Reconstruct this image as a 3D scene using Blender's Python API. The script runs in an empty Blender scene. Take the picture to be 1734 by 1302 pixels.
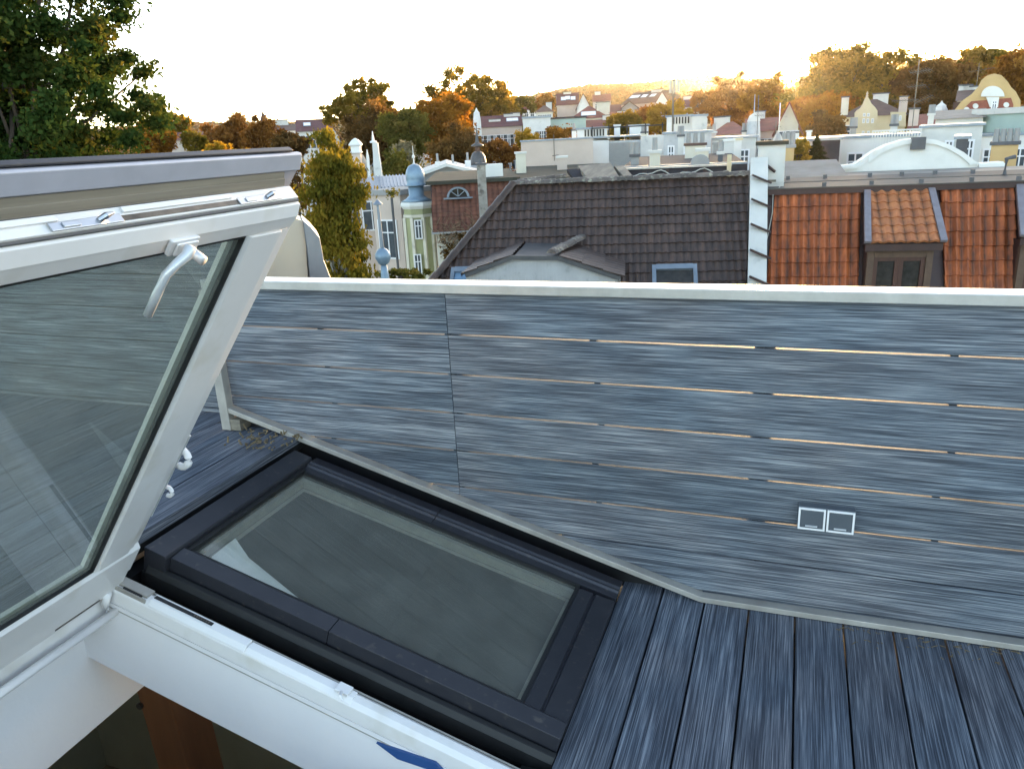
import bpy, math, random
import numpy as np
from mathutils import Vector, Matrix

random.seed(7)
RNG = np.random.default_rng(11)
SC = bpy.context.scene
COL = SC.collection
rad = math.radians

# ------------------------------------------------------------------ camera
YAW, PIT, ROLL, FPX = 0.3603, 0.3102, -0.0504, 1301.4
CAM = Vector((0, 0, 1.5487))
_f = Vector((-math.sin(YAW) * math.cos(PIT), math.cos(YAW) * math.cos(PIT), -math.sin(PIT)))
_r = Vector((math.cos(YAW), math.sin(YAW), 0))
_u = _r.cross(_f)
_r2 = _r * math.cos(ROLL) + _u * math.sin(ROLL)
_u2 = -_r * math.sin(ROLL) + _u * math.cos(ROLL)
cd = bpy.data.cameras.new('camera')
cam = bpy.data.objects.new('camera', cd)
COL.objects.link(cam)
cam.matrix_world = Matrix(((_r2.x, _u2.x, -_f.x, CAM.x), (_r2.y, _u2.y, -_f.y, CAM.y), (_r2.z, _u2.z, -_f.z, CAM.z), (0, 0, 0, 1)))
cd.sensor_width = 36
cd.lens = FPX / 1734 * 36
cd.clip_start = 0.05
cd.clip_end = 6000
SC.camera = cam

# ------------------------------------------------------------------ sky, sun, exposure
SUN_AZ, SUN_EL = rad(-1.6), rad(3.5)
w = bpy.data.worlds.new("World")
SC.world = w
w.use_nodes = True
wn = w.node_tree
bg = wn.nodes['Background']
sky = wn.nodes.new('ShaderNodeTexSky')
sky.sky_type = 'NISHITA'
sky.sun_disc = False
sky.sun_elevation = SUN_EL
sky.sun_rotation = SUN_AZ
sky.air_density = 0.5
sky.dust_density = 0.6
sky.ozone_density = 0.0
wn.links.new(sky.outputs[0], bg.inputs[0])
bg.inputs[1].default_value = 0.15
sd = bpy.data.lights.new('sun', 'SUN')
sd.energy = 2.0
sd.angle = rad(0.6)
sd.color = (1.0, 0.62, 0.28)
sun = bpy.data.objects.new('sun', sd)
COL.objects.link(sun)
_s = Vector((math.sin(SUN_AZ) * math.cos(SUN_EL), math.cos(SUN_AZ) * math.cos(SUN_EL), math.sin(SUN_EL)))
sun.rotation_euler = _s.to_track_quat('Z', 'Y').to_euler()
sun.location = (0, 0, 60)
SC.view_settings.view_transform = 'Standard'
SC.view_settings.look = 'None'
SC.view_settings.gamma = 1
SC.view_settings.exposure = 3.2
SC.cycles.max_bounces = 8
SC.cycles.volume_bounces = 0
SC.cycles.transparent_max_bounces = 12
SC.cycles.sample_clamp_indirect = 6

# ------------------------------------------------------------------ pixel helpers (photo pixels -> rays of the real camera)
def ray(x, y):
    d = _r2 * ((x - 867) / FPX) + _u2 * (-(y - 651) / FPX) + _f
    return d
def P(x, y, r):
    d = ray(x, y)
    return CAM + d * (r / math.hypot(d.x, d.y))
def hit(x, y, p0, n):
    d = ray(x, y)
    n = Vector(n)
    return CAM + d * (n.dot(Vector(p0) - CAM) / n.dot(d))
def hz(x, y, z):
    return hit(x, y, (0, 0, z), (0, 0, 1))

# ------------------------------------------------------------------ materials
def nt(name):
    m = bpy.data.materials.new(name)
    m.use_nodes = True
    t = m.node_tree
    b = t.nodes['Principled BSDF']
    return m, t, b
def c4(c):
    return (c[0], c[1], c[2], 1)
def mat(name, c1, c2=None, scale=3.0, rough=0.7, metal=0.0, stretch=(1, 1, 1), bump=0.0, lo=0.3, hi=0.7, island=0.0,
        spec=0.5, c3=None, scale3=20, lo3=0.6, hi3=0.7, bscale=None, detail=6):
    """noise mix of two real surface colours, optional third colour for stains, optional variation per piece"""
    m, t, b = nt(name)
    N, L = t.nodes, t.links
    b.inputs['Roughness'].default_value = rough
    b.inputs['Metallic'].default_value = metal
    b.inputs['Specular IOR Level'].default_value = spec
    if c2 is None:
        c2 = tuple(x * 0.82 for x in c1)
    tc = N.new('ShaderNodeTexCoord')
    mp = N.new('ShaderNodeMapping')
    mp.inputs['Scale'].default_value = stretch
    L.new(tc.outputs['Object'], mp.inputs[0])
    vec = mp.outputs[0]
    if island:
        g = N.new('ShaderNodeNewGeometry')
        ad = N.new('ShaderNodeVectorMath')
        ad.operation = 'MULTIPLY_ADD'
        ad.inputs[1].default_value = (37, 53, 71)
        L.new(g.outputs['Random Per Island'], ad.inputs[0])
        L.new(vec, ad.inputs[2])
        vec = ad.outputs[0]
    n = N.new('ShaderNodeTexNoise')
    n.inputs['Scale'].default_value = scale
    n.inputs['Detail'].default_value = detail
    n.inputs['Roughness'].default_value = 0.6
    L.new(vec, n.inputs['Vector'])
    r = N.new('ShaderNodeValToRGB')
    r.color_ramp.elements[0].position = lo
    r.color_ramp.elements[0].color = c4(c1)
    r.color_ramp.elements[1].position = hi
    r.color_ramp.elements[1].color = c4(c2)
    L.new(n.outputs['Fac'], r.inputs[0])
    out = r.outputs[0]
    if c3 is not None:
        n3 = N.new('ShaderNodeTexNoise')
        n3.inputs['Scale'].default_value = scale3
        n3.inputs['Detail'].default_value = 3
        L.new(vec, n3.inputs['Vector'])
        r3 = N.new('ShaderNodeValToRGB')
        r3.color_ramp.elements[0].position = lo3
        r3.color_ramp.elements[0].color = (0, 0, 0, 1)
        r3.color_ramp.elements[1].position = hi3
        r3.color_ramp.elements[1].color = (1, 1, 1, 1)
        L.new(n3.outputs['Fac'], r3.inputs[0])
        mx = N.new('ShaderNodeMixRGB')
        mx.inputs[2].default_value = c4(c3)
        L.new(r3.outputs[0], mx.inputs[0])
        L.new(out, mx.inputs[1])
        out = mx.outputs[0]
    if island:
        hs = N.new('ShaderNodeHueSaturation')
        mr = N.new('ShaderNodeMapRange')
        mr.inputs[3].default_value = 1 - island
        mr.inputs[4].default_value = 1 + island
        L.new(g.outputs['Random Per Island'], mr.inputs[0])
        L.new(mr.outputs[0], hs.inputs['Value'])
        L.new(out, hs.inputs['Color'])
        out = hs.outputs[0]
    L.new(out, b.inputs['Base Color'])
    if bump:
        bp = N.new('ShaderNodeBump')
        bp.inputs['Strength'].default_value = bump
        bp.inputs['Distance'].default_value = 0.01
        src = n
        if bscale:
            src = N.new('ShaderNodeTexNoise')
            src.inputs['Scale'].default_value = bscale
            src.inputs['Detail'].default_value = 4
            L.new(vec, src.inputs['Vector'])
        L.new(src.outputs['Fac'], bp.inputs['Height'])
        L.new(bp.outputs[0], b.inputs['Normal'])
    return m

def tile_mat(name, c1, c2, dirt_shade_col, dirt_shade=.8, fleck=(.25, .23, .18), island=.12, fl=.70, rough=.6):
    """clay tile: streaky two-tone, grime and painted shade in the valleys, lichen flecks"""
    m, t, b = nt(name)
    N, L = t.nodes, t.links
    b.inputs['Roughness'].default_value = rough
    tc = N.new('ShaderNodeTexCoord')
    def noise(sc, det, st=(1, 1, 1)):
        mp = N.new('ShaderNodeMapping'); mp.inputs['Scale'].default_value = st
        L.new(tc.outputs['Object'], mp.inputs[0])
        n = N.new('ShaderNodeTexNoise'); n.inputs['Scale'].default_value = sc; n.inputs['Detail'].default_value = det; n.inputs['Roughness'].default_value = .65
        L.new(mp.outputs[0], n.inputs['Vector'])
        return n
    def ramp(src, lo, hi, ca, cb):
        r = N.new('ShaderNodeValToRGB')
        r.color_ramp.elements[0].position = lo; r.color_ramp.elements[0].color = c4(ca)
        r.color_ramp.elements[1].position = hi; r.color_ramp.elements[1].color = c4(cb)
        L.new(src, r.inputs[0])
        return r.outputs[0]
    def mix(fac, a, bcol):
        x = N.new('ShaderNodeMixRGB')
        L.new(fac, x.inputs[0]); L.new(a, x.inputs[1]); x.inputs[2].default_value = c4(bcol)
        return x.outputs[0]
    n1 = noise(4.5, 6, (1, 1, .35)); n2 = noise(9, 5, (1, 1, .3)); n3 = noise(16, 3)
    col = ramp(n1.outputs['Fac'], .36, .66, c1, c2)
    at = N.new('ShaderNodeAttribute'); at.attribute_name = 'dirt_shade'
    ma = N.new('ShaderNodeMath'); ma.operation = 'MULTIPLY'; L.new(at.outputs['Fac'], ma.inputs[0])
    mr = N.new('ShaderNodeMapRange'); mr.inputs[1].default_value = .35; mr.inputs[2].default_value = .6; mr.inputs[3].default_value = dirt_shade * .35; mr.inputs[4].default_value = dirt_shade
    L.new(n2.outputs['Fac'], mr.inputs[0]); L.new(mr.outputs[0], ma.inputs[1])
    col = mix(ma.outputs[0], col, dirt_shade_col)
    col = mix(ramp(n3.outputs['Fac'], fl, fl + .05, (0, 0, 0), (1, 1, 1)), col, fleck)
    g = N.new('ShaderNodeNewGeometry')
    hs = N.new('ShaderNodeHueSaturation')
    m2 = N.new('ShaderNodeMapRange'); m2.inputs[3].default_value = 1 - island; m2.inputs[4].default_value = 1 + island
    L.new(g.outputs['Random Per Island'], m2.inputs[0]); L.new(m2.outputs[0], hs.inputs['Value']); L.new(col, hs.inputs['Color'])
    L.new(hs.outputs[0], b.inputs['Base Color'])
    bp = N.new('ShaderNodeBump'); bp.inputs['Strength'].default_value = .15; bp.inputs['Distance'].default_value = .01
    L.new(n3.outputs['Fac'], bp.inputs['Height']); L.new(bp.outputs[0], b.inputs['Normal'])
    return m

def wood_mat(name, axis):
    """brushed grey-blue composite board, streaks along the board"""
    m, t, b = nt(name)
    N, L = t.nodes, t.links
    b.inputs['Roughness'].default_value = 0.62
    b.inputs['Specular IOR Level'].default_value = 0.35
    tc = N.new('ShaderNodeTexCoord')
    g = N.new('ShaderNodeNewGeometry')
    def noise(st, sc, det, rough=0.6, dist=0.0):
        mp = N.new('ShaderNodeMapping')
        mp.inputs['Scale'].default_value = st
        L.new(tc.outputs['Object'], mp.inputs[0])
        ad = N.new('ShaderNodeVectorMath')
        ad.operation = 'MULTIPLY_ADD'
        ad.inputs[1].default_value = (31, 57, 83)
        L.new(g.outputs['Random Per Island'], ad.inputs[0])
        L.new(mp.outputs[0], ad.inputs[2])
        n = N.new('ShaderNodeTexNoise')
        n.inputs['Scale'].default_value = sc
        n.inputs['Detail'].default_value = det
        n.inputs['Roughness'].default_value = rough
        n.inputs['Distortion'].default_value = dist
        L.new(ad.outputs[0], n.inputs['Vector'])
        return n
    k = 0.013
    fine = (k, 1, 1) if axis == 'x' else (1, k, 1)
    wide = (.05, .42, .42) if axis == 'x' else (.42, .05, .42)
    n1 = noise(fine, 330, 5, 0.62, 0.25)
    n2 = noise(wide, 60, 3, 0.5, 0.4)
    n3 = noise((1, 1, 1), 2.2, 2)
    mul = N.new('ShaderNodeMath'); mul.operation = 'MULTIPLY_ADD'
    mul.inputs[1].default_value = 0.20
    L.new(n2.outputs['Fac'], mul.inputs[0])
    m1 = N.new('ShaderNodeMath'); m1.operation = 'MULTIPLY'
    m1.inputs[1].default_value = 0.80
    L.new(n1.outputs['Fac'], m1.inputs[0])
    L.new(m1.outputs[0], mul.inputs[2])
    r = N.new('ShaderNodeValToRGB')
    e = r.color_ramp.elements
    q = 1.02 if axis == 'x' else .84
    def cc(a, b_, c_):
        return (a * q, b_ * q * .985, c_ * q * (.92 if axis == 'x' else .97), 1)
    e[0].position = 0.365; e[0].color = cc(0.040, 0.045, 0.057)
    e[1].position = 0.63; e[1].color = cc(0.33, 0.35, 0.375)
    x = e.new(0.45); x.color = cc(0.070, 0.081, 0.103)
    x = e.new(0.50); x.color = cc(0.118, 0.134, 0.162)
    x = e.new(0.56); x.color = cc(0.185, 0.205, 0.235)
    L.new(mul.outputs[0], r.inputs[0])
    mx = N.new('ShaderNodeMixRGB'); mx.blend_type = 'MULTIPLY'
    mx.inputs[0].default_value = 0.55
    r3 = N.new('ShaderNodeValToRGB')
    r3.color_ramp.elements[0].position = 0.35; r3.color_ramp.elements[0].color = (0.72, 0.82, 0.98, 1)
    r3.color_ramp.elements[1].position = 0.65; r3.color_ramp.elements[1].color = (1.0, 0.90, 0.94, 1)
    L.new(n3.outputs['Fac'], r3.inputs[0])
    L.new(r.outputs[0], mx.inputs[1]); L.new(r3.outputs[0], mx.inputs[2])
    hs = N.new('ShaderNodeHueSaturation')
    mr = N.new('ShaderNodeMapRange'); mr.inputs[3].default_value = 0.88; mr.inputs[4].default_value = 1.14
    L.new(g.outputs['Random Per Island'], mr.inputs[0]); L.new(mr.outputs[0], hs.inputs['Value'])
    L.new(mx.outputs[0], hs.inputs['Color'])
    L.new(hs.outputs[0], b.inputs['Base Color'])
    bp = N.new('ShaderNodeBump'); bp.inputs['Strength'].default_value = 0.35; bp.inputs['Distance'].default_value = 0.003
    L.new(mul.outputs[0], bp.inputs['Height']); L.new(bp.outputs[0], b.inputs['Normal'])
    return m

def glass_mat(name, tint, ior=1.9, dust=0.12, dustcol=(.35, .36, .34), rough=0.0):
    m, t, b = nt(name)
    N, L = t.nodes, t.links
    N.remove(b)
    out = N['Material Output']
    tr = N.new('ShaderNodeBsdfTransparent'); tr.inputs[0].default_value = c4(tint)
    gl = N.new('ShaderNodeBsdfGlossy'); gl.inputs['Roughness'].default_value = rough
    fr = N.new('ShaderNodeFresnel'); fr.inputs[0].default_value = ior
    m1 = N.new('ShaderNodeMixShader')
    gm = N.new('ShaderNodeNewGeometry')
    inv = N.new('ShaderNodeMath'); inv.operation = 'SUBTRACT'; inv.inputs[0].default_value = 1
    L.new(gm.outputs['Backfacing'], inv.inputs[1])
    fm = N.new('ShaderNodeMath'); fm.operation = 'MULTIPLY'
    L.new(fr.outputs[0], fm.inputs[0]); L.new(inv.outputs[0], fm.inputs[1])
    L.new(fm.outputs[0], m1.inputs[0]); L.new(tr.outputs[0], m1.inputs[1]); L.new(gl.outputs[0], m1.inputs[2])
    df = N.new('ShaderNodeBsdfDiffuse'); df.inputs[0].default_value = c4(dustcol)
    tc = N.new('ShaderNodeTexCoord')
    n = N.new('ShaderNodeTexNoise'); n.inputs['Scale'].default_value = 5; n.inputs['Detail'].default_value = 8; n.inputs['Roughness'].default_value = .7
    L.new(tc.outputs['Object'], n.inputs['Vector'])
    mr = N.new('ShaderNodeMapRange'); mr.inputs[1].default_value = .3; mr.inputs[2].default_value = .75
    mr.inputs[3].default_value = dust * .6; mr.inputs[4].default_value = dust * 1.4
    L.new(n.outputs['Fac'], mr.inputs[0])
    m2 = N.new('ShaderNodeMixShader')
    L.new(mr.outputs[0], m2.inputs[0]); L.new(m1.outputs[0], m2.inputs[1]); L.new(df.outputs[0], m2.inputs[2])
    L.new(m2.outputs[0], out.inputs[0])
    return m

def leaf_mat(name, cols, trans=0.45):
    """leaf colours spread by a per-leaf random value; light shines through the leaves"""
    m, t, b = nt(name)
    N, L = t.nodes, t.links
    N.remove(b)
    out = N['Material Output']
    at = N.new('ShaderNodeAttribute'); at.attribute_name = 'tint'
    r = N.new('ShaderNodeValToRGB')
    e = r.color_ramp.elements
    e[0].position = 0; e[0].color = c4(cols[0])
    e[1].position = 1; e[1].color = c4(cols[-1])
    for i, c in enumerate(cols[1:-1]):
        x = e.new((i + 1) / (len(cols) - 1)); x.color = c4(c)
    L.new(at.outputs['Fac'], r.inputs[0])
    df = N.new('ShaderNodeBsdfDiffuse'); tl = N.new('ShaderNodeBsdfTranslucent')
    L.new(r.outputs[0], df.inputs[0])
    br = N.new('ShaderNodeMixRGB'); br.blend_type = 'MULTIPLY'; br.inputs[0].default_value = 1
    br.inputs[2].default_value = (1.5, 1.25, .7, 1)
    L.new(r.outputs[0], br.inputs[1]); L.new(br.outputs[0], tl.inputs[0])
    mx = N.new('ShaderNodeMixShader'); mx.inputs[0].default_value = trans
    L.new(df.outputs[0], mx.inputs[1]); L.new(tl.outputs[0], mx.inputs[2]); L.new(mx.outputs[0], out.inputs[0])
    return m

M = {}
M['board_x'] = wood_mat('board_x', 'x')
M['board_y'] = wood_mat('board_y', 'y')
M['alu'] = mat('alu', (.62, .605, .595), (.49, .48, .47), 14, .38, .85, (1, 1, 1), lo=.35, hi=.75)
M['alu_dull'] = mat('alu_dull', (.47, .44, .40), (.33, .305, .275), 10, .5, .35)
M['white_paint'] = mat('white_paint', (.80, .775, .77), (.75, .73, .725), 6, .32, c3=(.60, .56, .48), scale3=7, lo3=.54, hi3=.82)
M['white_plastic'] = mat('white_plastic', (.82, .80, .80), (.77, .755, .76), 5, .3)
M['plaster'] = mat('plaster', (.80, .775, .785), (.74, .72, .735), 2.5, .8, bump=.06, bscale=60)
M['cladding'] = mat('cladding', (.028, .029, .038), (.038, .038, .047), 12, .42, .3, c3=(.075, .068, .066), scale3=35, lo3=.62, hi3=.75)
M['cover_metal'] = mat('cover_metal', (.46, .46, .52), (.38, .38, .43), 10, .42, .3)
M['gasket'] = mat('gasket', (.008, .008, .009), (.014, .014, .015), 20, .6)
M['black_flash'] = mat('black_flash', (.006, .006, .008), (.012, .012, .014), 10, .55, c3=(.2, .19, .17), scale3=160, lo3=.76, hi3=.78)
M['spacer'] = mat('spacer', (.42, .40, .36), (.34, .32, .29), 20, .5, .2)
M['spacer_light'] = mat('spacer_light', (.74, .72, .66), (.66, .64, .58), 20, .6)
M['strip_wood'] = mat('strip_wood', (.26, .23, .18), (.13, .11, .085), 30, .6, stretch=(.6, .04, 1.6))
M['steel'] = mat('steel', (.62, .62, .63), (.5, .5, .52), 20, .3, 1.0)
M['steel_dark'] = mat('steel_dark', (.20, .17, .14), (.09, .08, .07), 25, .45, .8)
M['satin'] = mat('satin', (.74, .74, .76), (.68, .69, .70), 10, .34, .35)
M['glass_skylight'] = glass_mat('glass_skylight', (.90, .915, .885), 1.65, .13, (.42, .42, .38))
M['glass_sash'] = glass_mat('glass_sash', (.80, .835, .805), 1.5, .19, (.52, .54, .51))
M['pane'] = mat('pane', (.05, .06, .07), (.10, .11, .12), 2, .08)
M['pane_blue'] = mat('pane_blue', (.14, .24, .38), (.22, .33, .46), 2, .08)
M['pane_dark'] = mat('pane_dark', (.02, .018, .016), (.05, .045, .04), 6, .15)
M['room_wall'] = mat('room_wall', (.40, .37, .25), (.33, .30, .20), 2, .9)
M['room_floor'] = mat('room_floor', (.26, .20, .11), (.18, .13, .075), 5, .7, stretch=(.2, 1, 1))
M['timber'] = mat('timber', (.22, .085, .03), (.13, .045, .016), 8, .6, stretch=(1, 1, .08))
M['blue'] = mat('blue', (.02, .07, .22), (.03, .09, .26), 8, .5)
M['switch_grey'] = mat('switch_grey', (.095, .108, .125), (.08, .09, .105), 8, .4)
M['debris'] = mat('debris', (.10, .07, .04), (.20, .15, .08), 60, .9)

M['tile_dark'] = tile_mat('tile_dark', (.086, .050, .037), (.042, .026, .021), (.016, .011, .009), .75, (.20, .18, .14), .22, .72, .5)
M['tile_ridge'] = mat('tile_ridge', (.15, .12, .10), (.07, .055, .05), 6, .7, island=.35, c3=(.28, .26, .20), scale3=9, lo3=.55, hi3=.7)
M['tile_orange'] = tile_mat('tile_orange', (.48, .125, .036), (.21, .055, .021), (.050, .022, .012), .95, (.30, .14, .07), .13, .74)
M['tile_pale'] = tile_mat('tile_pale', (.52, .195, .075), (.33, .105, .042), (.07, .035, .02), .85, (.35, .20, .11), .12, .72)
M['tile_brick'] = tile_mat('tile_brick', (.22, .080, .046), (.115, .047, .032), (.06, .025, .018), .6, (.10, .05, .035), .2, .66, .8)
M['brown_metal'] = mat('brown_metal', (.060, .028, .024), (.040, .020, .018), 4, .5, .2)
M['lavender_metal'] = mat('lavender_metal', (.30, .27, .29), (.22, .19, .21), 6, .5, .3)
M['grey_metal'] = mat('grey_metal', (.11, .098, .088), (.075, .067, .06), 3, .85, 0, stretch=(.3, 1, 1))
M['pale_roof'] = mat('pale_roof', (.30, .27, .24), (.22, .195, .17), 2, .9, 0)
M['wood_brown'] = mat('wood_brown', (.085, .028, .016), (.048, .017, .011), 10, .5, stretch=(1, 1, .1))
M['wood_frame'] = mat('wood_frame', (.125, .072, .045), (.085, .05, .032), 8, .7)
M['render_white'] = mat('render_white', (.68, .65, .60), (.55, .53, .49), 1.2, .9, c3=(.36, .34, .31), scale3=2.4, lo3=.62, hi3=.8)
M['render_bright'] = mat('render_bright', (.80, .77, .72), (.70, .67, .62), 1.2, .85, c3=(.52, .49, .44), scale3=.9, lo3=.6, hi3=.8)
M['render_cream'] = mat('render_cream', (.70, .64, .52), (.60, .54, .43), 1.0, .9, c3=(.38, .34, .28), scale3=2, lo3=.63, hi3=.8)
M['render_pink'] = mat('render_pink', (.62, .50, .42), (.53, .42, .35), .8, .9)
M['render_green'] = mat('render_green', (.37, .365, .20), (.31, .305, .165), 1, .9)
M['render_mint'] = mat('render_mint', (.42, .52, .45), (.36, .45, .40), 1, .9)
M['render_yellow'] = mat('render_yellow', (.68, .56, .36), (.58, .47, .29), 1, .9)
M['render_ochre'] = mat('render_ochre', (.62, .42, .20), (.52, .34, .15), 1, .9)
M['render_grey'] = mat('render_grey', (.36, .35, .33), (.28, .27, .26), 1, .9)
M['render_dark'] = mat('render_dark', (.13, .125, .13), (.09, .088, .09), 2, .8)
M['concrete'] = mat('concrete', (.44, .40, .34), (.22, .19, .16), 3, .9, c3=(.12, .10, .08), scale3=5, lo3=.55, hi3=.7)
M['corrugated'] = mat('corrugated', (.50, .50, .50), (.42, .42, .43), 3, .5, .2, c3=(.33, .33, .33), scale3=6, lo3=.6, hi3=.8)
M['roof_felt'] = mat('roof_felt', (.06, .057, .054), (.04, .037, .036), 1.2, .95, spec=.2)
M['roof_felt_green'] = mat('roof_felt_green', (.075, .07, .052), (.045, .042, .033), 1.2, .95, spec=.2)
M['roof_mauve'] = mat('roof_mauve', (.070, .060, .066), (.045, .040, .044), 2, .9, spec=.2)
M['roof_wood'] = mat('roof_wood', (.25, .22, .17), (.12, .10, .08), 5, .8, stretch=(1, .15, 1))
M['roof_red'] = mat('roof_red', (.26, .075, .05), (.15, .045, .035), 1.5, .8, bump=.2, bscale=12)
M['roof_wine'] = mat('roof_wine', (.13, .035, .035), (.085, .026, .027), 1.5, .8)
M['roof_brown'] = mat('roof_brown', (.14, .08, .06), (.08, .045, .037), 1.5, .8)
M['copper_blue'] = mat('copper_blue', (.24, .33, .41), (.17, .24, .31), 2.5, .45, .3)
M['zinc'] = mat('zinc', (.27, .31, .36), (.19, .22, .26), 3, .4, .5)
M['slate'] = mat('slate', (.085, .08, .08), (.05, .05, .052), 3, .5)
M['brick'] = mat('brick', (.34, .11, .07), (.24, .075, .05), 6, .9)
M['trunk'] = mat('trunk', (.09, .065, .045), (.05, .037, .027), 6, .9, stretch=(1, 1, .2))
M['trunk_birch'] = mat('trunk_birch', (.55, .53, .48), (.15, .13, .11), 4, .9, stretch=(1, 1, .5))
M['vine'] = mat('vine', (.16, .10, .06), (.30, .20, .12), 8, .9)
M['cable'] = mat('cable', (.55, .53, .48), (.5, .48, .43), 3, .6)
M['ground'] = mat('ground', (.075, .072, .05), (.10, .085, .06), .05, .95, c3=(.16, .155, .15), scale3=.12, lo3=.5, hi3=.6)
M['asphalt'] = mat('asphalt', (.05, .05, .05), (.065, .064, .062), 1, .9)
M['hill'] = mat('hill', (.085, .050, .022), (.045, .036, .016), .02, .95)
M['leaf_dark'] = leaf_mat('leaf_dark', [(.020, .042, .012), (.034, .064, .017), (.044, .075, .020), (.060, .085, .022), (.11, .105, .026)], .3)
M['leaf_birch'] = leaf_mat('leaf_birch', [(.085, .085, .016), (.15, .135, .022), (.24, .185, .028), (.36, .25, .04)], .45)
M['leaf_olive'] = leaf_mat('leaf_olive', [(.085, .075, .016), (.145, .115, .020), (.22, .16, .026), (.32, .21, .035)], .58)
M['leaf_orange'] = leaf_mat('leaf_orange', [(.13, .060, .012), (.22, .10, .016), (.30, .14, .02), (.36, .19, .03)], .45)
M['leaf_rust'] = leaf_mat('leaf_rust', [(.12, .055, .018), (.18, .08, .022), (.26, .115, .028), (.31, .16, .04)], .45)
M['leaf_brown'] = leaf_mat('leaf_brown', [(.065, .042, .018), (.105, .062, .024), (.155, .088, .03), (.20, .12, .04)], .45)
M['leaf_yellow'] = leaf_mat('leaf_yellow', [(.20, .13, .018), (.30, .19, .022), (.38, .24, .03), (.42, .28, .05)], .45)
M['leaf_green'] = leaf_mat('leaf_green', [(.060, .066, .018), (.10, .098, .024), (.14, .13, .03), (.20, .16, .04)], .45)
M['leaf_spruce'] = leaf_mat('leaf_spruce', [(.014, .022, .010), (.022, .032, .014), (.032, .042, .018)], .15)
M['leaf_forest'] = leaf_mat('leaf_forest', [(.050, .046, .016), (.10, .060, .020), (.15, .075, .022), (.20, .095, .026), (.085, .075, .022)], .3)
M['leaf_silver'] = leaf_mat('leaf_silver', [(.15, .14, .09), (.22, .20, .13), (.28, .25, .17)], .3)

# ------------------------------------------------------------------ mesh building
FR = {}
class MB:
    def __init__(s):
        s.v, s.f, s.a = [], [], []
    def add(s, vs, fs, T=None):
        o = len(s.v)
        for q in vs:
            q = Vector(q)
            s.v.append(T @ q if T is not None else q)
        s.f += [tuple(i + o for i in f) for f in fs]
        return s
    def box(s, x0, x1, y0, y1, z0, z1, T=None):
        vs = [(x, y, z) for z in (z0, z1) for y in (y0, y1) for x in (x0, x1)]
        return s.add(vs, [(0, 2, 3, 1), (4, 5, 7, 6), (0, 1, 5, 4), (2, 6, 7, 3), (0, 4, 6, 2), (1, 3, 7, 5)], T)
    def beam(s, a, b, wd, ht, up=(0, 0, 1), T=None):
        a, b = Vector(a), Vector(b)
        d = (b - a).normalized()
        up = Vector(up)
        if abs(d.dot(up)) > .98:
            up = Vector((1, 0, 0))
        x = d.cross(up).normalized() * wd / 2
        z = x.cross(d).normalized() * ht / 2
        vs = [q + i * x + j * z for q in (a, b) for (i, j) in ((-1, -1), (1, -1), (1, 1), (-1, 1))]
        return s.add(vs, [(0, 1, 2, 3), (7, 6, 5, 4), (0, 4, 5, 1), (1, 5, 6, 2), (2, 6, 7, 3), (3, 7, 4, 0)], T)
    def prism(s, poly, T, d0, d1):
        """poly in the local xz plane, pushed along local y from d0 to d1"""
        n = len(poly)
        vs = [(x, d0, z) for x, z in poly] + [(x, d1, z) for x, z in poly]
        fs = [tuple(range(n)), tuple(range(2 * n - 1, n - 1, -1))]
        fs += [(i, i + n, (i + 1) % n + n, (i + 1) % n) for i in range(n)]
        return s.add(vs, fs, T)
    def tube(s, pts, r, n=6, T=None, cap=True):
        pts = [Vector(q) for q in pts]
        rs = r if isinstance(r, (list, tuple)) else [r] * len(pts)
        rings = []
        for i, q in enumerate(pts):
            d = (pts[min(i + 1, len(pts) - 1)] - pts[max(i - 1, 0)]).normalized()
            a = d.cross(Vector((0, 0, 1)))
            if a.length < .05:
                a = d.cross(Vector((1, 0, 0)))
            a.normalize()
            b = d.cross(a)
            rings += [q + (a * math.cos(t) + b * math.sin(t)) * rs[i] for t in [2 * math.pi * k / n for k in range(n)]]
        fs = []
        for i in range(len(pts) - 1):
            for k in range(n):
                fs.append((i * n + k, i * n + (k + 1) % n, (i + 1) * n + (k + 1) % n, (i + 1) * n + k))
        if cap:
            fs.append(tuple(range(n - 1, -1, -1)))
            fs.append(tuple((len(pts) - 1) * n + k for k in range(n)))
        return s.add(rings, fs, T)
    def lathe(s, prof, T, n=16, square=False):
        """prof: list of (radius, z)"""
        off = math.pi / n if square else 0
        vs = [(r * math.cos(2 * math.pi * k / n + off), r * math.sin(2 * math.pi * k / n + off), z) for r, z in prof for k in range(n)]
        fs = []
        for i in range(len(prof) - 1):
            for k in range(n):
                fs.append((i * n + k, i * n + (k + 1) % n, (i + 1) * n + (k + 1) % n, (i + 1) * n + k))
        fs.append(tuple(range(n - 1, -1, -1)))
        fs.append(tuple((len(prof) - 1) * n + k for k in range(n)))
        return s.add(vs, fs, T)
    def build(s, name, m, parent=None, bevel=0, smooth=False):
        me = bpy.data.meshes.new(name)
        inv = FR[parent.name].inverted() if parent is not None and parent.name in FR else None
        vs = [(inv @ q) if inv is not None else q for q in s.v]
        me.from_pydata([tuple(q) for q in vs], [], s.f)
        if s.a:
            at = me.attributes.new('dirt_shade', 'FLOAT', 'POINT')
            at.data.foreach_set('value', s.a)
        me.materials.append(M[m] if isinstance(m, str) else m)
        if smooth:
            me.shade_smooth()
        o = bpy.data.objects.new(name, me)
        COL.objects.link(o)
        if parent is not None:
            o.parent = parent
            if parent.name in FR:
                FR[o.name] = FR[parent.name]
        else:
            FR[o.name] = Matrix()
        if bevel:
            b = o.modifiers.new('bevel', 'BEVEL')
            b.width = bevel; b.segments = 2; b.limit_method = 'ANGLE'; b.angle_limit = rad(40)
        return o

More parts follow.
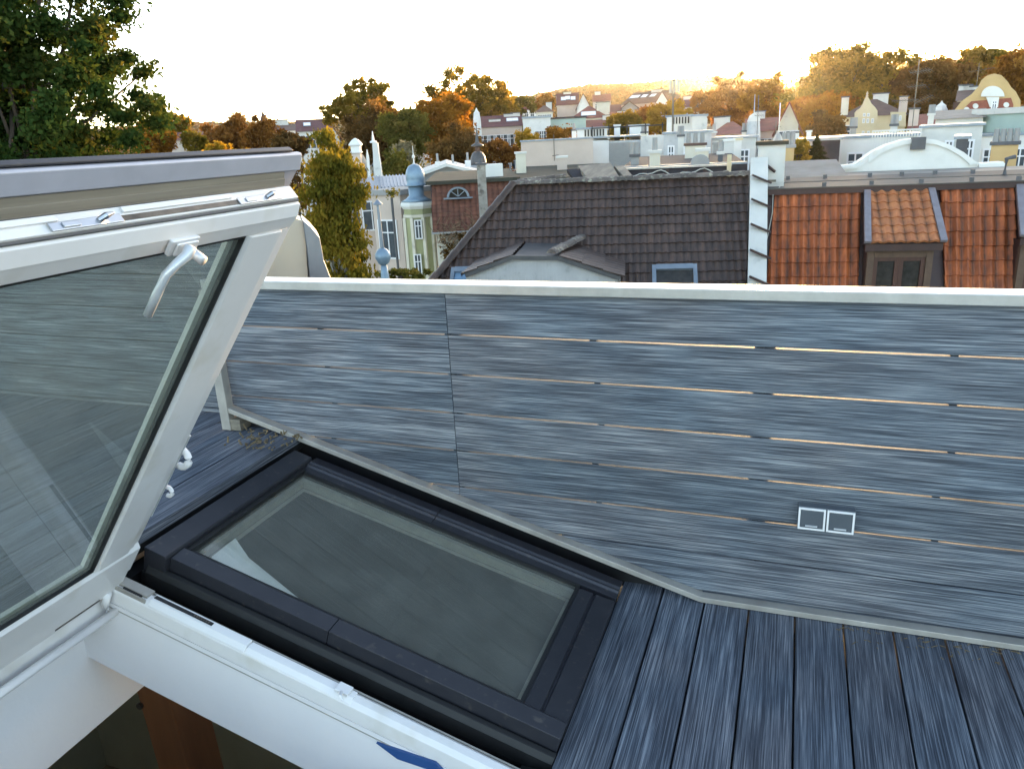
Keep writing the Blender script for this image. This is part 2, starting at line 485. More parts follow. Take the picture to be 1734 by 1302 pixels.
def tag(o, label=None, cat=None, group=None, kind=None):
    if label: o['label'] = label
    if cat: o['category'] = cat
    if group: o['group'] = group
    if kind: o['kind'] = kind
    return o
def thing(name, loc, label, cat, group=None, rot=None):
    o = bpy.data.objects.new(name, None)
    COL.objects.link(o)
    T = Matrix.Translation(Vector(loc))
    if rot is not None:
        T = T @ rot.to_4x4()
    o.matrix_world = T
    o.empty_display_size = .2
    FR[o.name] = T
    return tag(o, label, cat, group)
def copy_tree(o, parent=None):
    c = o.copy()
    COL.objects.link(c)
    c.parent = parent
    for ch in [q for q in COL.objects if q.parent == o]:
        copy_tree(ch, c)
    return c

# ================================================================== THE SETTING: terrain and far hill
SKYLINE = [(-400, 225), (0, 226), (150, 217), (250, 210), (330, 206), (450, 205), (560, 204), (640, 190), (720, 182), (800, 176), (860, 168), (930, 153), (1000, 141), (1080, 139), (1150, 131), (1200, 128), (1280, 132), (1340, 134), (1400, 118), (1480, 110), (1540, 103), (1620, 99), (1734, 95), (2100, 85)]
_sk = []
for x, y in SKYLINE:
    d = ray(x, y)
    _sk.append((math.atan2(d.x, d.y), d.z / math.hypot(d.x, d.y)))
_ska = np.array([q[0] for q in _sk]); _ske = np.array([q[1] for q in _sk])
HILL_R = 1100.0
def terrain_z(x, y):
    r = np.hypot(x, y)
    az = np.arctan2(x, y)
    e = np.interp(az, _ska, _ske)
    top = 1.6 + HILL_R * (e - .0035) - 4
    t1 = np.clip((r - 60) / 190, 0, 1)
    z = -14 + 7 * t1 * t1 * (3 - 2 * t1)
    t2 = np.clip((r - 240) / (HILL_R - 240), 0, 1)
    t2 = t2 ** 1.3
    z = z + (np.maximum(top, -4) - z) * t2
    return np.where(r > HILL_R, z - (r - HILL_R) * .05, z)
def gz(x, y):
    return float(terrain_z(np.array([x]), np.array([y]))[0])
def build_terrain():
    rr = np.concatenate([np.linspace(0, 60, 6), np.linspace(75, 300, 18), np.linspace(330, 1100, 26), np.array([1160, 1260, 1400])])
    aa = np.linspace(-math.pi, math.pi, 181)
    R_, A_ = np.meshgrid(rr, aa, indexing='ij')
    X, Y = R_ * np.sin(A_), R_ * np.cos(A_)
    Z = terrain_z(X, Y)
    vs = np.stack([X, Y, Z], -1).reshape(-1, 3)
    na = len(aa)
    fs = [(i * na + j, (i + 1) * na + j, (i + 1) * na + j + 1, i * na + j + 1) for i in range(len(rr) - 1) for j in range(na - 1)]
    mb = MB(); mb.v = [Vector(q) for q in vs]; mb.f = fs
    tag(mb.build('terrain', 'ground', smooth=True), kind='structure')
build_terrain()

def mesh_np(name, verts, quads, m, parent=None, tint=None):
    me = bpy.data.meshes.new(name)
    nv, nq = len(verts), len(quads)
    me.vertices.add(nv)
    me.vertices.foreach_set('co', verts.astype(np.float32).ravel())
    me.loops.add(nq * 4)
    me.loops.foreach_set('vertex_index', quads.astype(np.int32).ravel())
    me.polygons.add(nq)
    me.polygons.foreach_set('loop_start', np.arange(0, nq * 4, 4, dtype=np.int32))
    me.update(calc_edges=True)
    me.materials.append(M[m])
    if tint is not None:
        at = me.attributes.new('tint', 'FLOAT', 'FACE')
        at.data.foreach_set('value', tint.astype(np.float32))
    o = bpy.data.objects.new(name, me)
    COL.objects.link(o)
    if parent is not None:
        o.parent = parent
    return o

def leaf_cloud(centers, sizes, flat=0.0, droop=0.0):
    """one small bent-free quad per leaf, random facing"""
    n = len(centers)
    a = RNG.normal(size=(n, 3)); a /= np.linalg.norm(a, axis=1)[:, None]
    b = RNG.normal(size=(n, 3))
    if droop:
        a = a * (1 - droop) + np.array([0, 0, -1.0]) * droop
        a /= np.linalg.norm(a, axis=1)[:, None]
    b -= (b * a).sum(1)[:, None] * a
    b /= np.linalg.norm(b, axis=1)[:, None]
    s = sizes[:, None]
    V = np.stack([centers - a * s, centers + b * s * .55, centers + a * s, centers - b * s * .55], 1).reshape(-1, 3)
    Q = np.arange(n * 4).reshape(-1, 4)
    return V, Q

def crown_points(c, rad3, n, nclump, clump_r, hollow=0.55, seed=0, top=0.0):
    """leaf positions in clumps that fill an uneven ellipsoid; returns points, tint value per leaf and clump centres"""
    g = np.random.default_rng(seed)
    u = g.normal(size=(nclump, 3)); u /= np.linalg.norm(u, axis=1)[:, None]
    rr = hollow + (1 - hollow) * g.random(nclump) ** .7
    wob = 1 + .22 * np.sin(u[:, 0] * 3.1 + seed) * np.cos(u[:, 1] * 2.7 + seed * 1.7) + .14 * np.sin(u[:, 2] * 6 + seed)
    cc = u * rr[:, None] * wob[:, None]
    cc[:, 2] = np.where(cc[:, 2] < 0, cc[:, 2] * (1 - top), cc[:, 2])
    cc = cc * np.array(rad3)
    per = g.integers(0, nclump, n)
    cr = clump_r * (0.6 + .8 * g.random(nclump))
    q = g.normal(size=(n, 3))
    q /= np.linalg.norm(q, axis=1)[:, None]
    q *= (.15 + np.minimum(np.abs(g.normal(size=n)) * .55, 1.05))[:, None]
    pts = cc[per] + q * cr[per][:, None] * np.array([1, 1, .7])
    ct = g.random(nclump)
    tint = np.clip(ct[per] * .7 + g.random(n) * .45 - .08, 0, 1)
    return pts + np.array(c), tint, cc + np.array(c)

def tree(name, label, cx, cy, r, rpx, hpx, leaf, n=6000, size=.16, nclump=60, clump=.28, trunk='trunk', group=None, hollow=.5, droop=0, seed=None, depth=1.0, bare=False, limbs=7, top=0.0):
    """crown centred on a photo pixel at range r metres; rpx/hpx = half width/half height in photo pixels"""
    seed = seed if seed is not None else int(cx * 3 + cy)
    if n < 20000:
        n, size, nclump, clump = int(n * 2.4), size * .64, int(nclump * 1.5), clump * .86
    c = P(cx, cy, r)
    k = (c - CAM).length / FPX
    R3 = (rpx * k, rpx * k * depth, hpx * k)
    base = Vector((c.x, c.y, gz(c.x, c.y)))
    t = thing(name, base, label, 'tree', group)
    pts, tint, cc = crown_points((0, 0, 0), R3, n, nclump, clump * min(R3[0], R3[2]) * 1.1, hollow, seed, top)
    pts = pts + np.array(c - base)
    gap = c.z - R3[2] * .8 - base.z
    if size < .5 and n < 60000 and name != 'birch_tree' and gap > 3:
        # lower branches down towards the ground
        n2 = int(n * .6)
        p2_, t2_, _c = crown_points((0, 0, gap * .5 + 1.2), (R3[0] * .85, R3[1] * .85, gap * .5), n2, nclump, clump * R3[0] * 1.2, .3, seed + 9)
        pts = np.concatenate([pts, p2_]); tint = np.concatenate([tint, t2_]); n = n + n2
    g = np.random.default_rng(seed + 5)
    V, Q = leaf_cloud(pts, size * (.6 + .8 * g.random(n)), droop=droop)
    mesh_np('crown', V, Q, leaf, t, tint)
    mb = MB()
    tr = max(.10, .045 * R3[2])
    top_p = c + Vector((0, 0, R3[2] * .35))
    mid = base.lerp(c, .8) + Vector((.1, .05, 0))
    mb.tube([base, mid, c, top_p], [tr * 1.25, tr, tr * .75, tr * .2], 7)
    for i in range(limbs):
        e = Vector(cc[i % len(cc)]) + c
        s0 = mid.lerp(top_p, .1 + .6 * g.random())
        m1 = s0.lerp(e, .5) + Vector((0, 0, -.05 * R3[2]))
        mb.tube([s0, m1, e], [tr * .4, tr * .25, tr * .08], 5)
    mb.build('trunk', trunk, t, smooth=True)
    return t

# far woods on the hill: one mass of crowns
def build_forest():
    g = np.random.default_rng(3)
    N = 9000
    az = g.uniform(rad(-58), rad(22), N)
    r = np.sqrt(g.uniform(430 ** 2, (HILL_R + 60) ** 2, N))
    # edge rows give the hill its uneven tree line
    r[:1400] = g.uniform(HILL_R - 60, HILL_R + 20, 1400)
    x, y = r * np.sin(az), r * np.cos(az)
    z = terrain_z(x, y)
    h = g.uniform(5, 10, N) * (.55 + .45 * (r / HILL_R))
    Vs, Ts = [], []
    K = 26
    u = g.normal(size=(N, K, 3)); u /= np.linalg.norm(u, axis=2)[:, :, None]
    u[:, :, 2] = np.abs(u[:, :, 2]) * 1.0 - .15
    cen = np.stack([x, y, z + h * .35], -1)[:, None, :] + u * (h * .55)[:, None, None] * g.uniform(.6, 1.05, (N, K, 1))
    cen = cen.reshape(-1, 3)
    ti = np.clip((g.random((N, 1)) * .85 + .3 * g.random((N, K)) - .08).reshape(-1), 0, 1)
    V, Q = leaf_cloud(cen, np.repeat(h * .24, K))
    o = mesh_np('woods', V, Q, 'leaf_forest', None, ti)
    tag(o, 'autumn woods covering the distant hill under the setting sun', 'woods', kind='stuff')
build_forest()

# ================================================================== THE ROOF TERRACE
D = 2.3756                       # balustrade plane
TA = math.tan(rad(16.22)); CA = math.cos(rad(16.22)); SA = math.sin(rad(16.22))
def zs(x):
    return TA * (-.51 - x)
# slope frame: u down the slope, v outward (world y), w off the roof
TS = Matrix(((CA, 0, SA, -1.80), (0, 1, 0, 0), (-SA, 0, CA, zs(-1.80)), (0, 0, 0, 1)))

# lower deck: planks run outward, 146 mm pitch
mb = MB()
for k in range(-1, 24):
    x = -.3659 + k * .1462
    mb.box(x + .003, x + .1432, -1.6, D + .09, -.024, 0)
tag(mb.build('deck', 'board_y', bevel=.002), kind='structure')
mb = MB().box(-.60, 3.3, -1.6, D + .09, -.06, -.034)
tag(mb.build('deck_base', 'gasket'), kind='structure')
# upper deck
mb = MB()
for k in range(30):
    x = -1.803 - k * .146
    mb.box(x - .140, x, -1.6, (2.519 if x < -2.2 else D + .03), (.446 if k else .4365), .470)
tag(mb.build('upper_deck', 'board_y', bevel=.002), kind='structure')
mb = MB().box(-6.2, -1.82, -1.6, 2.5, .40, .436)
tag(mb.build('upper_deck_base', 'gasket'), kind='structure')
# roof slope round the windows: dark flashing channels
mb = MB()
mb.box(-.06, 1.40, 1.462, 1.56, -.13, -.105, TS)
mb.box(-.06, 1.40, 2.338, 2.66, -.10, -.07, TS)
mb.box(-.06, 1.34, -1.6, .400, -.06, -.03, TS)
mb.box(-.06, -.015, 1.462, 2.66, -.13, -.04, TS)
mb.box(1.345, 1.366, -1.6, 2.66, -.13, -.02, TS)
tag(mb.build('roof_slope', 'black_flash'), kind='structure')

mb = MB()
mb.prism([(-2.106, .36), (-2.106, .562), (-.235, .014), (-.10, .008), (-.10, -.12)], Matrix.Translation((0, D, 0)), .030, .075)
mb.box(-.0995, 3.3, D + .030, D + .075, -.12, -.030)
mb.box(-6.2, -2.1065, D + .030, 2.66, .36, .444)
tag(mb.build('roof_edge', 'black_flash'), kind='structure')
# balustrade
br = thing('balustrade', (-.2, D, 0), 'terrace balustrade clad in grey blue boards with pale metal rail', 'balustrade')
mb = MB()
zt = .9036
def board(x0, x1, z0, z1):
    """board on the balustrade, cut off below by the sloping bottom trim"""
    def low(x):
        return max(.030, .025 + TA * (-.235 - x)) if x > -2.110 else .478
    pts = []
    if x1 <= -2.110:
        z0 = max(z0, .478)
        if z1 - z0 < .01:
            return
        pts = [(x0, z0), (x1, z0), (x1, z1), (x0, z1)]
    else:
        xs = sorted(set([x0, x1] + [q for q in (-.235,) if x0 < q < x1]))
        lowpts = [(x, max(z0, low(x))) for x in xs]
        # crossing where the trim passes the lower edge
        xc = -.235 - (z0 - .025) / TA
        if x0 < xc < x1:
            lowpts = sorted(lowpts + [(xc, max(z0, low(xc)))])
        xt = -.235 - (z1 - .025) / TA
        if xt > x0:
            if xt >= x1:
                return
            lowpts = [(xt, z1)] + [q for q in lowpts if q[0] > xt]
            pts = lowpts + [(x1, z1)]
        else:
            pts = lowpts + [(x1, z1), (x0, z1)]
    T = Matrix.Translation((0, D, 0))
    mb.prism(pts, T, 0, .023)
for k in range(-1, 7):
    z1 = zt - .0024 - k * .1462
    z0 = z1 - .1414
    if k == -1:
        z1 = 1.06
        z0 = zt + .0028
    # upper six boards leave 7 mm of daylight, lower joints are closed by a light-blocking strip behind
    for x0, x1 in ((-2.109, -1.1266), (-1.1246, 3.2)):
        board(x0, x1, z0 if z0 > .03 else .03, z1)
mb.build('cladding', 'board_x', br, bevel=.0015)
mb = MB()
mb.box(-2.150, 3.2, D - .022, D + .062, 1.052, 1.086)
mb.build('top_rail', 'alu', br, bevel=.003)
mb = MB()
# bottom trim: sloping part and level part
a = Vector((-2.115, D - .012, .025 + TA * (-.235 + 2.115) - .012)); b = Vector((-.232, D - .012, .013))
mb.beam(a, b, .046, .020)
mb.beam((-.234, D - .012, .013), (3.2, D - .012, .013), .046, .020)
mb.build('bottom_trim', 'alu_dull', br, bevel=.002)
mb = MB()
mb.box(-2.150, -2.107, D - .040, D - .001, .474, 1.051)
mb.build('end_post', 'alu_dull', br, bevel=.003)
mb = MB().box(-2.145, -2.06, D - .035, D + .03, .474, .52)
mb.build('post_foot', 'strip_wood', br, bevel=.002)
# rear posts
post = MB().box(-.03, .03, .028, .088, 0, 1.05)
for i, x in enumerate((-1.117, -.069, .978, 2.0)):
    mb = MB().box(x - .03, x + .03, D + .028, D + .088, (.03 if x > -.3 else (.35 if x > -2 else .47)), 1.051)
    mb.build('rear_post', 'alu_dull', br)
# joint clips between boards
for k in range(0, 6):
    z = zt - k * .1462
    for j in range(-6, 6):
        x = -1.117 + .5235 * j + .012 * ((k * 7 + j * 3) % 3 - 1)
        low = max(.03, .025 + TA * (-.235 - x)) if x > -2.110 else .478
        if z < low + .01 or x < -2.08:
            continue
        c = MB().box(x - .010, x + .010, D + .004, D + .03, z - .006, z + .006)
        c.build('joint_clip', 'gasket', br)
# dark strip added behind the lowest joints to stop sunlight coming through
MB().prism([(-.94, .235), (-.30, .040), (-.235, .002), (3.2, .002), (3.2, .235)], Matrix.Translation((0, D, 0)), .0235, .0265).build('sun_block_strip', 'gasket', br)

# socket pair on the balustrade
so = thing('outdoor_switch', (.141, D, .367), 'grey double outdoor switch with light frames on the balustrade boards', 'switch')
mb = MB().box(.058, .225, D - .034, D - .001, .327, .405)
mb.build('housing', 'switch_grey', so, bevel=.003)
for x0 in (.060, .1435):
    fr_ = MB()
    x1 = x0 + .0795
    for bx in ((x0, x0 + .006, .329, .403), (x1 - .006, x1, .329, .403), (x0 + .006, x1 - .006, .397, .403), (x0 + .006, x1 - .006, .329, .335)):
        fr_.box(bx[0], bx[1], D - .0405, D - .0345, bx[2], bx[3])
    fo = fr_.build('light_frame', 'white_plastic', so, bevel=.001)
    MB().box(x0 + .0065, x1 - .0065, D - .039, D - .0346, .3355, .3965).build('flap', 'switch_grey', fo, bevel=.001)
    MB().box(x0 + .022, x1 - .022, D - .0425, D - .0392, .341, .345).build('lip', 'satin', fo)

# fixed roof window
U1 = 1.343
TSK = TS @ Matrix.Translation((0, 1.5525, 0)) @ Matrix.Diagonal((1, 1.026, 1, 1)) @ Matrix.Translation((0, -1.537, 0))
sk = thing('roof_window', TS @ Vector((.67, 1.94, 0)), 'closed roof window with dark grey cladding let into the sloping roof', 'roof window')
mb = MB()
mb.prism([(0, -.12), (0, .062), (.076, .060), (.080, .052), (.080, -.12)], TS, 1.535, 2.302)
mb.build('top_cover', 'cladding', sk, bevel=.002)
def yz_prism(mb, poly, u0, u1, T):
    n = len(poly)
    vs = [(u0, v, w_) for v, w_ in poly] + [(u1, v, w_) for v, w_ in poly]
    fs = [tuple(range(n - 1, -1, -1)), tuple(range(n, 2 * n))] + [(i, (i + 1) % n, (i + 1) % n + n, i + n) for i in range(n)]
    mb.add(vs, fs, T)
for (u0, u1) in ((.0815, .632), (.634, U1 - .002)):
    mb = MB()
    yz_prism(mb, [(1.537, -.02), (1.540, .046), (1.592, .052), (1.600, .046), (1.602, .030), (1.606, .028), (1.606, -.02)], u0, u1, TSK)
    mb.build('side_cover', 'cladding', sk, bevel=.0015)
    mb = MB()
    yz_prism(mb, [(2.300, -.02), (2.298, .046), (2.252, .052), (2.244, .046), (2.236, .046), (2.230, .038), (2.206, .034), (2.206, -.02)], u0, u1, TSK)
    mb.build('side_cover', 'cladding', sk, bevel=.0015)
mb = MB()
mb.prism([(1.212, -.02), (1.212, .036), (1.216, .042), (1.262, .044), (1.266, .036), (1.270, .036), (1.274, .044), (U1 - .004, .047), (U1, .040), (U1, -.02)], TS, 1.6065, 2.2055)
mb.build('bottom_cover', 'cladding', sk, bevel=.001)
mb = MB().box(.002, U1 - .002, 1.510, 2.298, -.129, -.021, TSK)
yz_prism(mb, [(1.505, -.06), (1.505, -.012), (1.515, .004), (1.530, .006), (1.536, -.004), (1.536, -.06)], .02, U1, TSK)
mb.build('outer_frame', 'gasket', sk, bevel=.002)
mb = MB()
for q in ((.0805, .096, 1.6065, 2.2055), (1.200, 1.2115, 1.6065, 2.2055), (.0965, 1.1995, 1.6065, 1.617), (.0965, 1.1995, 2.194, 2.2055)):
    mb.box(q[0], q[1], q[2], q[3], -.018, .0345 if q[0] > .09 else .040, TSK)
mb.build('seal', 'gasket', sk)
mb = MB()
for q in ((.0965, .112, 1.6175, 2.1935), (.1125, 1.1995, 2.176, 2.1935)):
    mb.box(q[0], q[1], q[2], q[3], -.018, .012, TSK)
mb.build('spacer_bar', 'spacer', sk)
MB().box(.0975, 1.199, 1.618, 2.193, .016, .024, TSK).build('glass_pane', 'glass_skylight', sk)
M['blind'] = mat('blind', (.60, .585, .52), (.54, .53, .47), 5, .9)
M['reflection_dark'] = mat('reflection_dark', (.46, .44, .385), (.41, .39, .34), 5, .9)  # darker blind tone for the painted reflection wedge
M['reflection_pale'] = mat('reflection_pale', (.93, .93, .95), (.85, .86, .88), 30, .9)
mb = MB()
for q in ((.113, .128, 1.619, 2.175), (1.184, 1.198, 1.619, 2.175), (.1285, 1.1835, 1.619, 1.634), (.1285, 1.1835, 2.160, 2.175)):
    mb.box(q[0], q[1], q[2], q[3], -.075, -.0185, TSK)
mb.build('inner_frame', 'spacer', sk)
TB = TSK @ Matrix.Translation((0, 0, -.062)) @ Matrix.Rotation(rad(90), 4, 'X')
# sheets lie in the u-v plane: prism x = u, z = v
TB = TSK @ Matrix(((1, 0, 0, 0), (0, 0, 1, 0), (0, -1, 0, 0), (0, 0, 0, 1)))
MB().prism([(.129, 1.635), (.129, 2.159), (1.183, 2.159), (1.183, 1.985), (.50, 1.635)], TB, .055, .058).build('blind_reflection_sheet', 'blind', sk)  # blind, cut on the diagonal where the reflection wedge shows
MB().prism([(.40, 1.635), (1.183, 1.635), (1.183, 2.10), (.60, 1.72)], TB, .066, .069).build('blind_reflection_sheet', 'reflection_dark', sk)  # dark sheet added in the shape of the reflection across the pane
MB().prism([(.132, 1.660), (.128, 1.775), (.225, 1.720), (.470, 1.650), (.42, 1.637), (.15, 1.637)], TB, .002, .004).build('reflected_patch', 'reflection_pale', sk)  # white sheet added for the bright reflected patch in the pane
# debris and splashed droppings on the upper deck edge
mb = MB()
g = np.random.default_rng(5)
for i in range(70):
    q = Vector((-2.03 + .30 * g.random(), D - .02 - .17 * g.random() ** 1.5, .474 + .012 * g.random()))
    dx = Vector(g.normal(size=3)) * .010
    mb.beam(q, q + dx, .006, .004)
tag(mb.build('leaf_litter', 'debris'), 'brown leaf litter at the foot of the balustrade post', 'leaf litter', kind='stuff')
mb = MB()
for i in range(90):
    x = .2 + .55 * g.random() + (0 if i % 3 else .3)
    q = Vector((x, D - .04 - .10 * g.random() ** 2, .003))
    dx = Vector((g.normal() * .011, g.normal() * .008, .002))
    mb.beam(q, q + dx, .0016, .0016)
tag(mb.build('dry_needles', 'debris'), 'dry needles scattered on the deck along the trim', 'needles', kind='stuff')

# open roof window: fixed white frame, lining
TSO = TS @ Matrix.Translation((0, .015, 0))
rw = thing('roof_window', TS @ Vector((.67, 1.0, 0)), 'open white roof window with its sash swung up and handle showing', 'roof window')
mb = MB()
yz_prism(mb, [(1.395, -.06), (1.395, -.014), (1.408, -.004), (1.430, -.002), (1.446, -.016), (1.446, -.06)], -.05, 1.42, TSO)
yz_prism(mb, [(.388, -.06), (.388, -.016), (.404, -.002), (.420, -.004), (.435, -.014), (.435, -.06)], -.05, 1.42, TSO)
mb.box(1.336, 1.42, .436, 1.394, -.06, -.004, TSO)
mb.box(-.05, -.012, .436, 1.394, -.13, -.02, TSO)
mb.build('fixed_frame', 'white_paint', rw, bevel=.002)
# hardware on the far frame member
mb = MB().box(.005, .115, 1.412, 1.444, -.006, .004, TSO)
mb.box(.01, .12, 1.399, 1.404, -.012, .002, TSO)
ch = mb.build('steel_channel', 'alu_dull', rw, bevel=.0015)
MB().box(.035, .10, 1.405, 1.411, -.003, .003, TSO).build('slide', 'gasket', ch)
mb = MB()
yz_prism(mb, [(1.397, -.016), (1.397, -.008), (1.410, .004), (1.4355, .006), (1.4355, -.01)], .13, .46, TSO)
mb.build('cover_strip', 'white_plastic', rw, bevel=.003)
mb = MB()
yz_prism(mb, [(1.397, -.016), (1.397, -.010), (1.410, .001), (1.434, .002), (1.434, -.01)], .462, .80, TSO)
mb.build('cover_strip', 'white_plastic', rw, bevel=.002)
MB().box(.135, .335, 1.4175, 1.4285, .0052, .0072, TSO).build('slot', 'gasket', rw)
mb = MB()
for i in range(7):
    mb.box(.272 + i * .008, .276 + i * .008, 1.419, 1.427, .0072, .0092, TSO)
mb.build('vent_teeth', 'steel_dark', rw)
mb = MB()
mb.box(.745, .785, 1.402, 1.434, .0025, .012, TSO)
mb.tube([TSO @ Vector((.765, 1.404, .008)), TSO @ Vector((.772, 1.385, .016)), TSO @ Vector((.785, 1.380, .010))], [.006, .005, .003], 6)
mb.build('catch', 'white_plastic', rw, bevel=.002)
MB().box(-.03, 1.42, 1.4465, 1.4515, -.05, -.012, TSO).build('frame_gasket', 'spacer', rw)
mb = MB().box(-.17, 1.5, 1.394, 1.410, -.312, -.061, TSO)
mb.box(-.17, 1.5, .420, .436, -.312, -.061, TSO)
mb.build('lining', 'plaster', rw)
# bevelled joint between lining and frame
MB().box(-.05, 1.5, 1.3925, 1.3937, -.078, -.075, TSO).build('lining_joint', 'spacer', rw)

# sash, swung up 69 degrees off the roof
ST = rad(53.27)
EU = Vector((math.cos(ST), 0, math.sin(ST))); EO = Vector((-math.sin(ST), 0, math.cos(ST)))
HG = Vector((-1.80, 0, .352))
TSA = Matrix(((EU.x, 0, EO.x, HG.x), (0, 1, 0, 0), (EU.z, 0, EO.z, HG.z), (0, 0, 0, 1))) @ Matrix.Translation((0, .018, 0))
V0, V1 = .420, 1.402
mb = MB()
# top rail, its end face steps outward
mb.prism([(1.288, .016), (1.288, .006), (1.292, .001), (1.320, -.003), (1.3245, -.004), (1.351, .003), (1.352, .008), (1.352, .040)], TSA, V0, V1)
mb.prism([(1.3525, .0125), (1.3625, .0115), (1.371, .040), (1.3525, .040)], TSA, V0, V1 - .004)
mb.prism([(0, .04), (0, .006), (.004, 0), (.085, 0), (.088, -.004), (.186, -.003), (.200, .012), (.200, .04)], TSA, V0 - .02, V1 + .02)
def stile(mb, va, vb, inner):
    """inner: +1 when the glass lies at smaller v"""
    if inner > 0:
        poly = [(va, .04), (va, .014), (va + .012, -.002), (vb - .050, -.003), (vb - .046, .003), (vb - .024, .004), (vb - .020, .009), (vb - .002, .010), (vb, .013), (vb, .04)]
    else:
        poly = [(va, .04), (va, .012), (va + .02, .009), (va + .046, .003), (va + .050, -.003), (vb - .012, -.002), (vb, .014), (vb, .04)]
    yz_prism(mb, poly, .2005, 1.2875, TSA)
stile(mb, 1.262, V1 + .02, +1)
stile(mb, V0 - .02, .560, -1)
sash = mb.build('sash', 'white_paint', rw, bevel=.0012)
MB().prism([(1.3535, .0085), (1.3535, .0122), (1.3590, .0112), (1.3570, .0078)], TSA, V0, V1 - .003).build('sash_gasket', 'render_dark', sash)
mb = MB()
for q in ((.2005, .2035, .5605, 1.2615), (1.2845, 1.2875, .5605, 1.2615), (.204, 1.284, .5605, .564), (.204, 1.284, 1.2580, 1.2615)):
    mb.box(q[0], q[1], q[2], q[3], .004, .036, TSA)
mb.build('glazing_seal', 'gasket', sash)
mb = MB()
for q in ((.204, .222, .5645, 1.2575), (1.266, 1.2838, .5645, 1.2575), (.2225, 1.2655, .5645, .582), (.2225, 1.2655, 1.239, 1.2575)):
    mb.box(q[0], q[1], q[2], q[3], .0225, .033, TSA)
mb.build('spacer_bar', 'spacer_light', sash)
MB().box(.2042, 1.2836, .5645, 1.2576, .0140, .0220, TSA).build('glass_pane', 'glass_sash', sash)
# layers behind the end face
mb = MB().prism([(1.3715, .0405), (1.372, .0425), (1.384, .0475), (1.3845, .050), (1.396, .0545), (1.37, .0545)], TSA, V0, V1 - .02)
mb.build('aluminium_strip', 'strip_wood', sash)
mb = MB()
mb.prism([(1.4005, .051), (1.431, .0615), (1.433, .066), (1.430, .074), (1.30, .082), (1.30, .060), (1.396, .057)], TSA, V0 - .03, V1 + .028)
mb.build('rain_cover', 'cover_metal', sash, bevel=.0015)
mb = MB().prism([(1.4305, .0745), (1.4340, .0700), (1.4372, .0715), (1.4372, .082), (1.30, .088), (1.30, .0825)], TSA, V0 - .03, V1 + .004)
mb.build('cover_edge', 'cladding', sash, bevel=.001)
mb = MB()
mb.box(-.03, 1.34, V1 + .0205, V1 + .026, .022, .060, TSA)
mb.box(-.03, 1.34, V0 - .026, V0 - .0205, .022, .060, TSA)
mb.box(-.03, .05, V0, V1, .041, .060, TSA)
mb.box(.0, 1.299, V1 - .04, V1 + .024, .0605, .080, TSA)
mb.box(.0, 1.299, V0 - .024, V0 + .04, .0605, .080, TSA)
mb.build('side_cladding', 'render_cream', sash, bevel=.0015)
# lock strip on the end face
ls = MB()
EFu = Vector((.0085, 0, .0285)).normalized()
def ef(s, v, h):
    """point on the end face: s along its width (0..1), v across, h off the face"""
    nrm = Vector((EFu.z, 0, -EFu.x))
    q = Vector((1.3625, 0, .0115)) + Vector((.0085, 0, .0285)) * s + nrm * h
    return TSA @ Vector((q.x, v, q.z))
def efbox(mb, s0, s1, v0, v1, h0, h1):
    vs = [ef(s, v, h) for h in (h0, h1) for v in (v0, v1) for s in (s0, s1)]
    mb.add(vs, [(0, 2, 3, 1), (4, 5, 7, 6), (0, 1, 5, 4), (2, 6, 7, 3), (0, 4, 6, 2), (1, 3, 7, 5)])
efbox(ls, .10, .42, .86, 1.26, .0003, .0015)
lo = ls.build('lock_channel', 'steel_dark', sash)
for v0 in (.80, 1.21):
    mb = MB()
    efbox(mb, .02, .50, v0, v0 + .13, .0016, .0040)
    efbox(mb, .12, .40, v0 + .02, v0 + .05, .0041, .0065)
    a = ef(.26, v0 + .085, .004); b = ef(.30, v0 + .095, .013)
    mb.tube([a, b, ef(.34, v0 + .108, .016)], [.005, .0055, .002], 7)
    mb.build('lock_plate', 'steel', lo, bevel=.0008)
mb = MB()
efbox(mb, .55, .90, .94, 1.20, .0004, .0045)
efbox(mb, .55, .90, .62, .82, .0004, .0045)
mb.build('white_bead', 'white_plastic', sash, bevel=.001)
# handle
hw = TSA @ Vector((1.30, 0, -.046))
def hs(x, y, o):
    return hit(x, y, TSA @ Vector((1.30, 0, o)), EO)
mb = MB()
c0 = TSA.inverted() @ hs(310, 416, -.010)
mb.box(c0.x - .016, c0.x + .016, c0.y - .034, c0.y + .034, -.014, -.004, TSA)
mb.box(c0.x - .013, c0.x + .013, c0.y - .026, c0.y + .026, -.020, -.0145, TSA)
hb = mb.build('handle_rosette', 'satin', sash, bevel=.004)
n0 = TSA.inverted() @ hs(322, 424, -.018)
mb = MB()
mb.tube([TSA @ Vector((n0.x, n0.y, -.012)), TSA @ Vector((n0.x, n0.y, -.050))], .0095, 10)
pts = [hs(*q) for q in ((322, 421, -.050), (316, 433, -.054), (300, 446, -.056), (281, 466, -.056), (266, 498, -.056), (250, 534, -.055))]
rs = [.0105, .0095, .0082, .0078, .0080, .0076]
mb.tube([pts[0] + (pts[0] - pts[1]) * .35] + pts, [.007] + rs, 8)
mb.build('handle_lever', 'satin', sash, smooth=True)
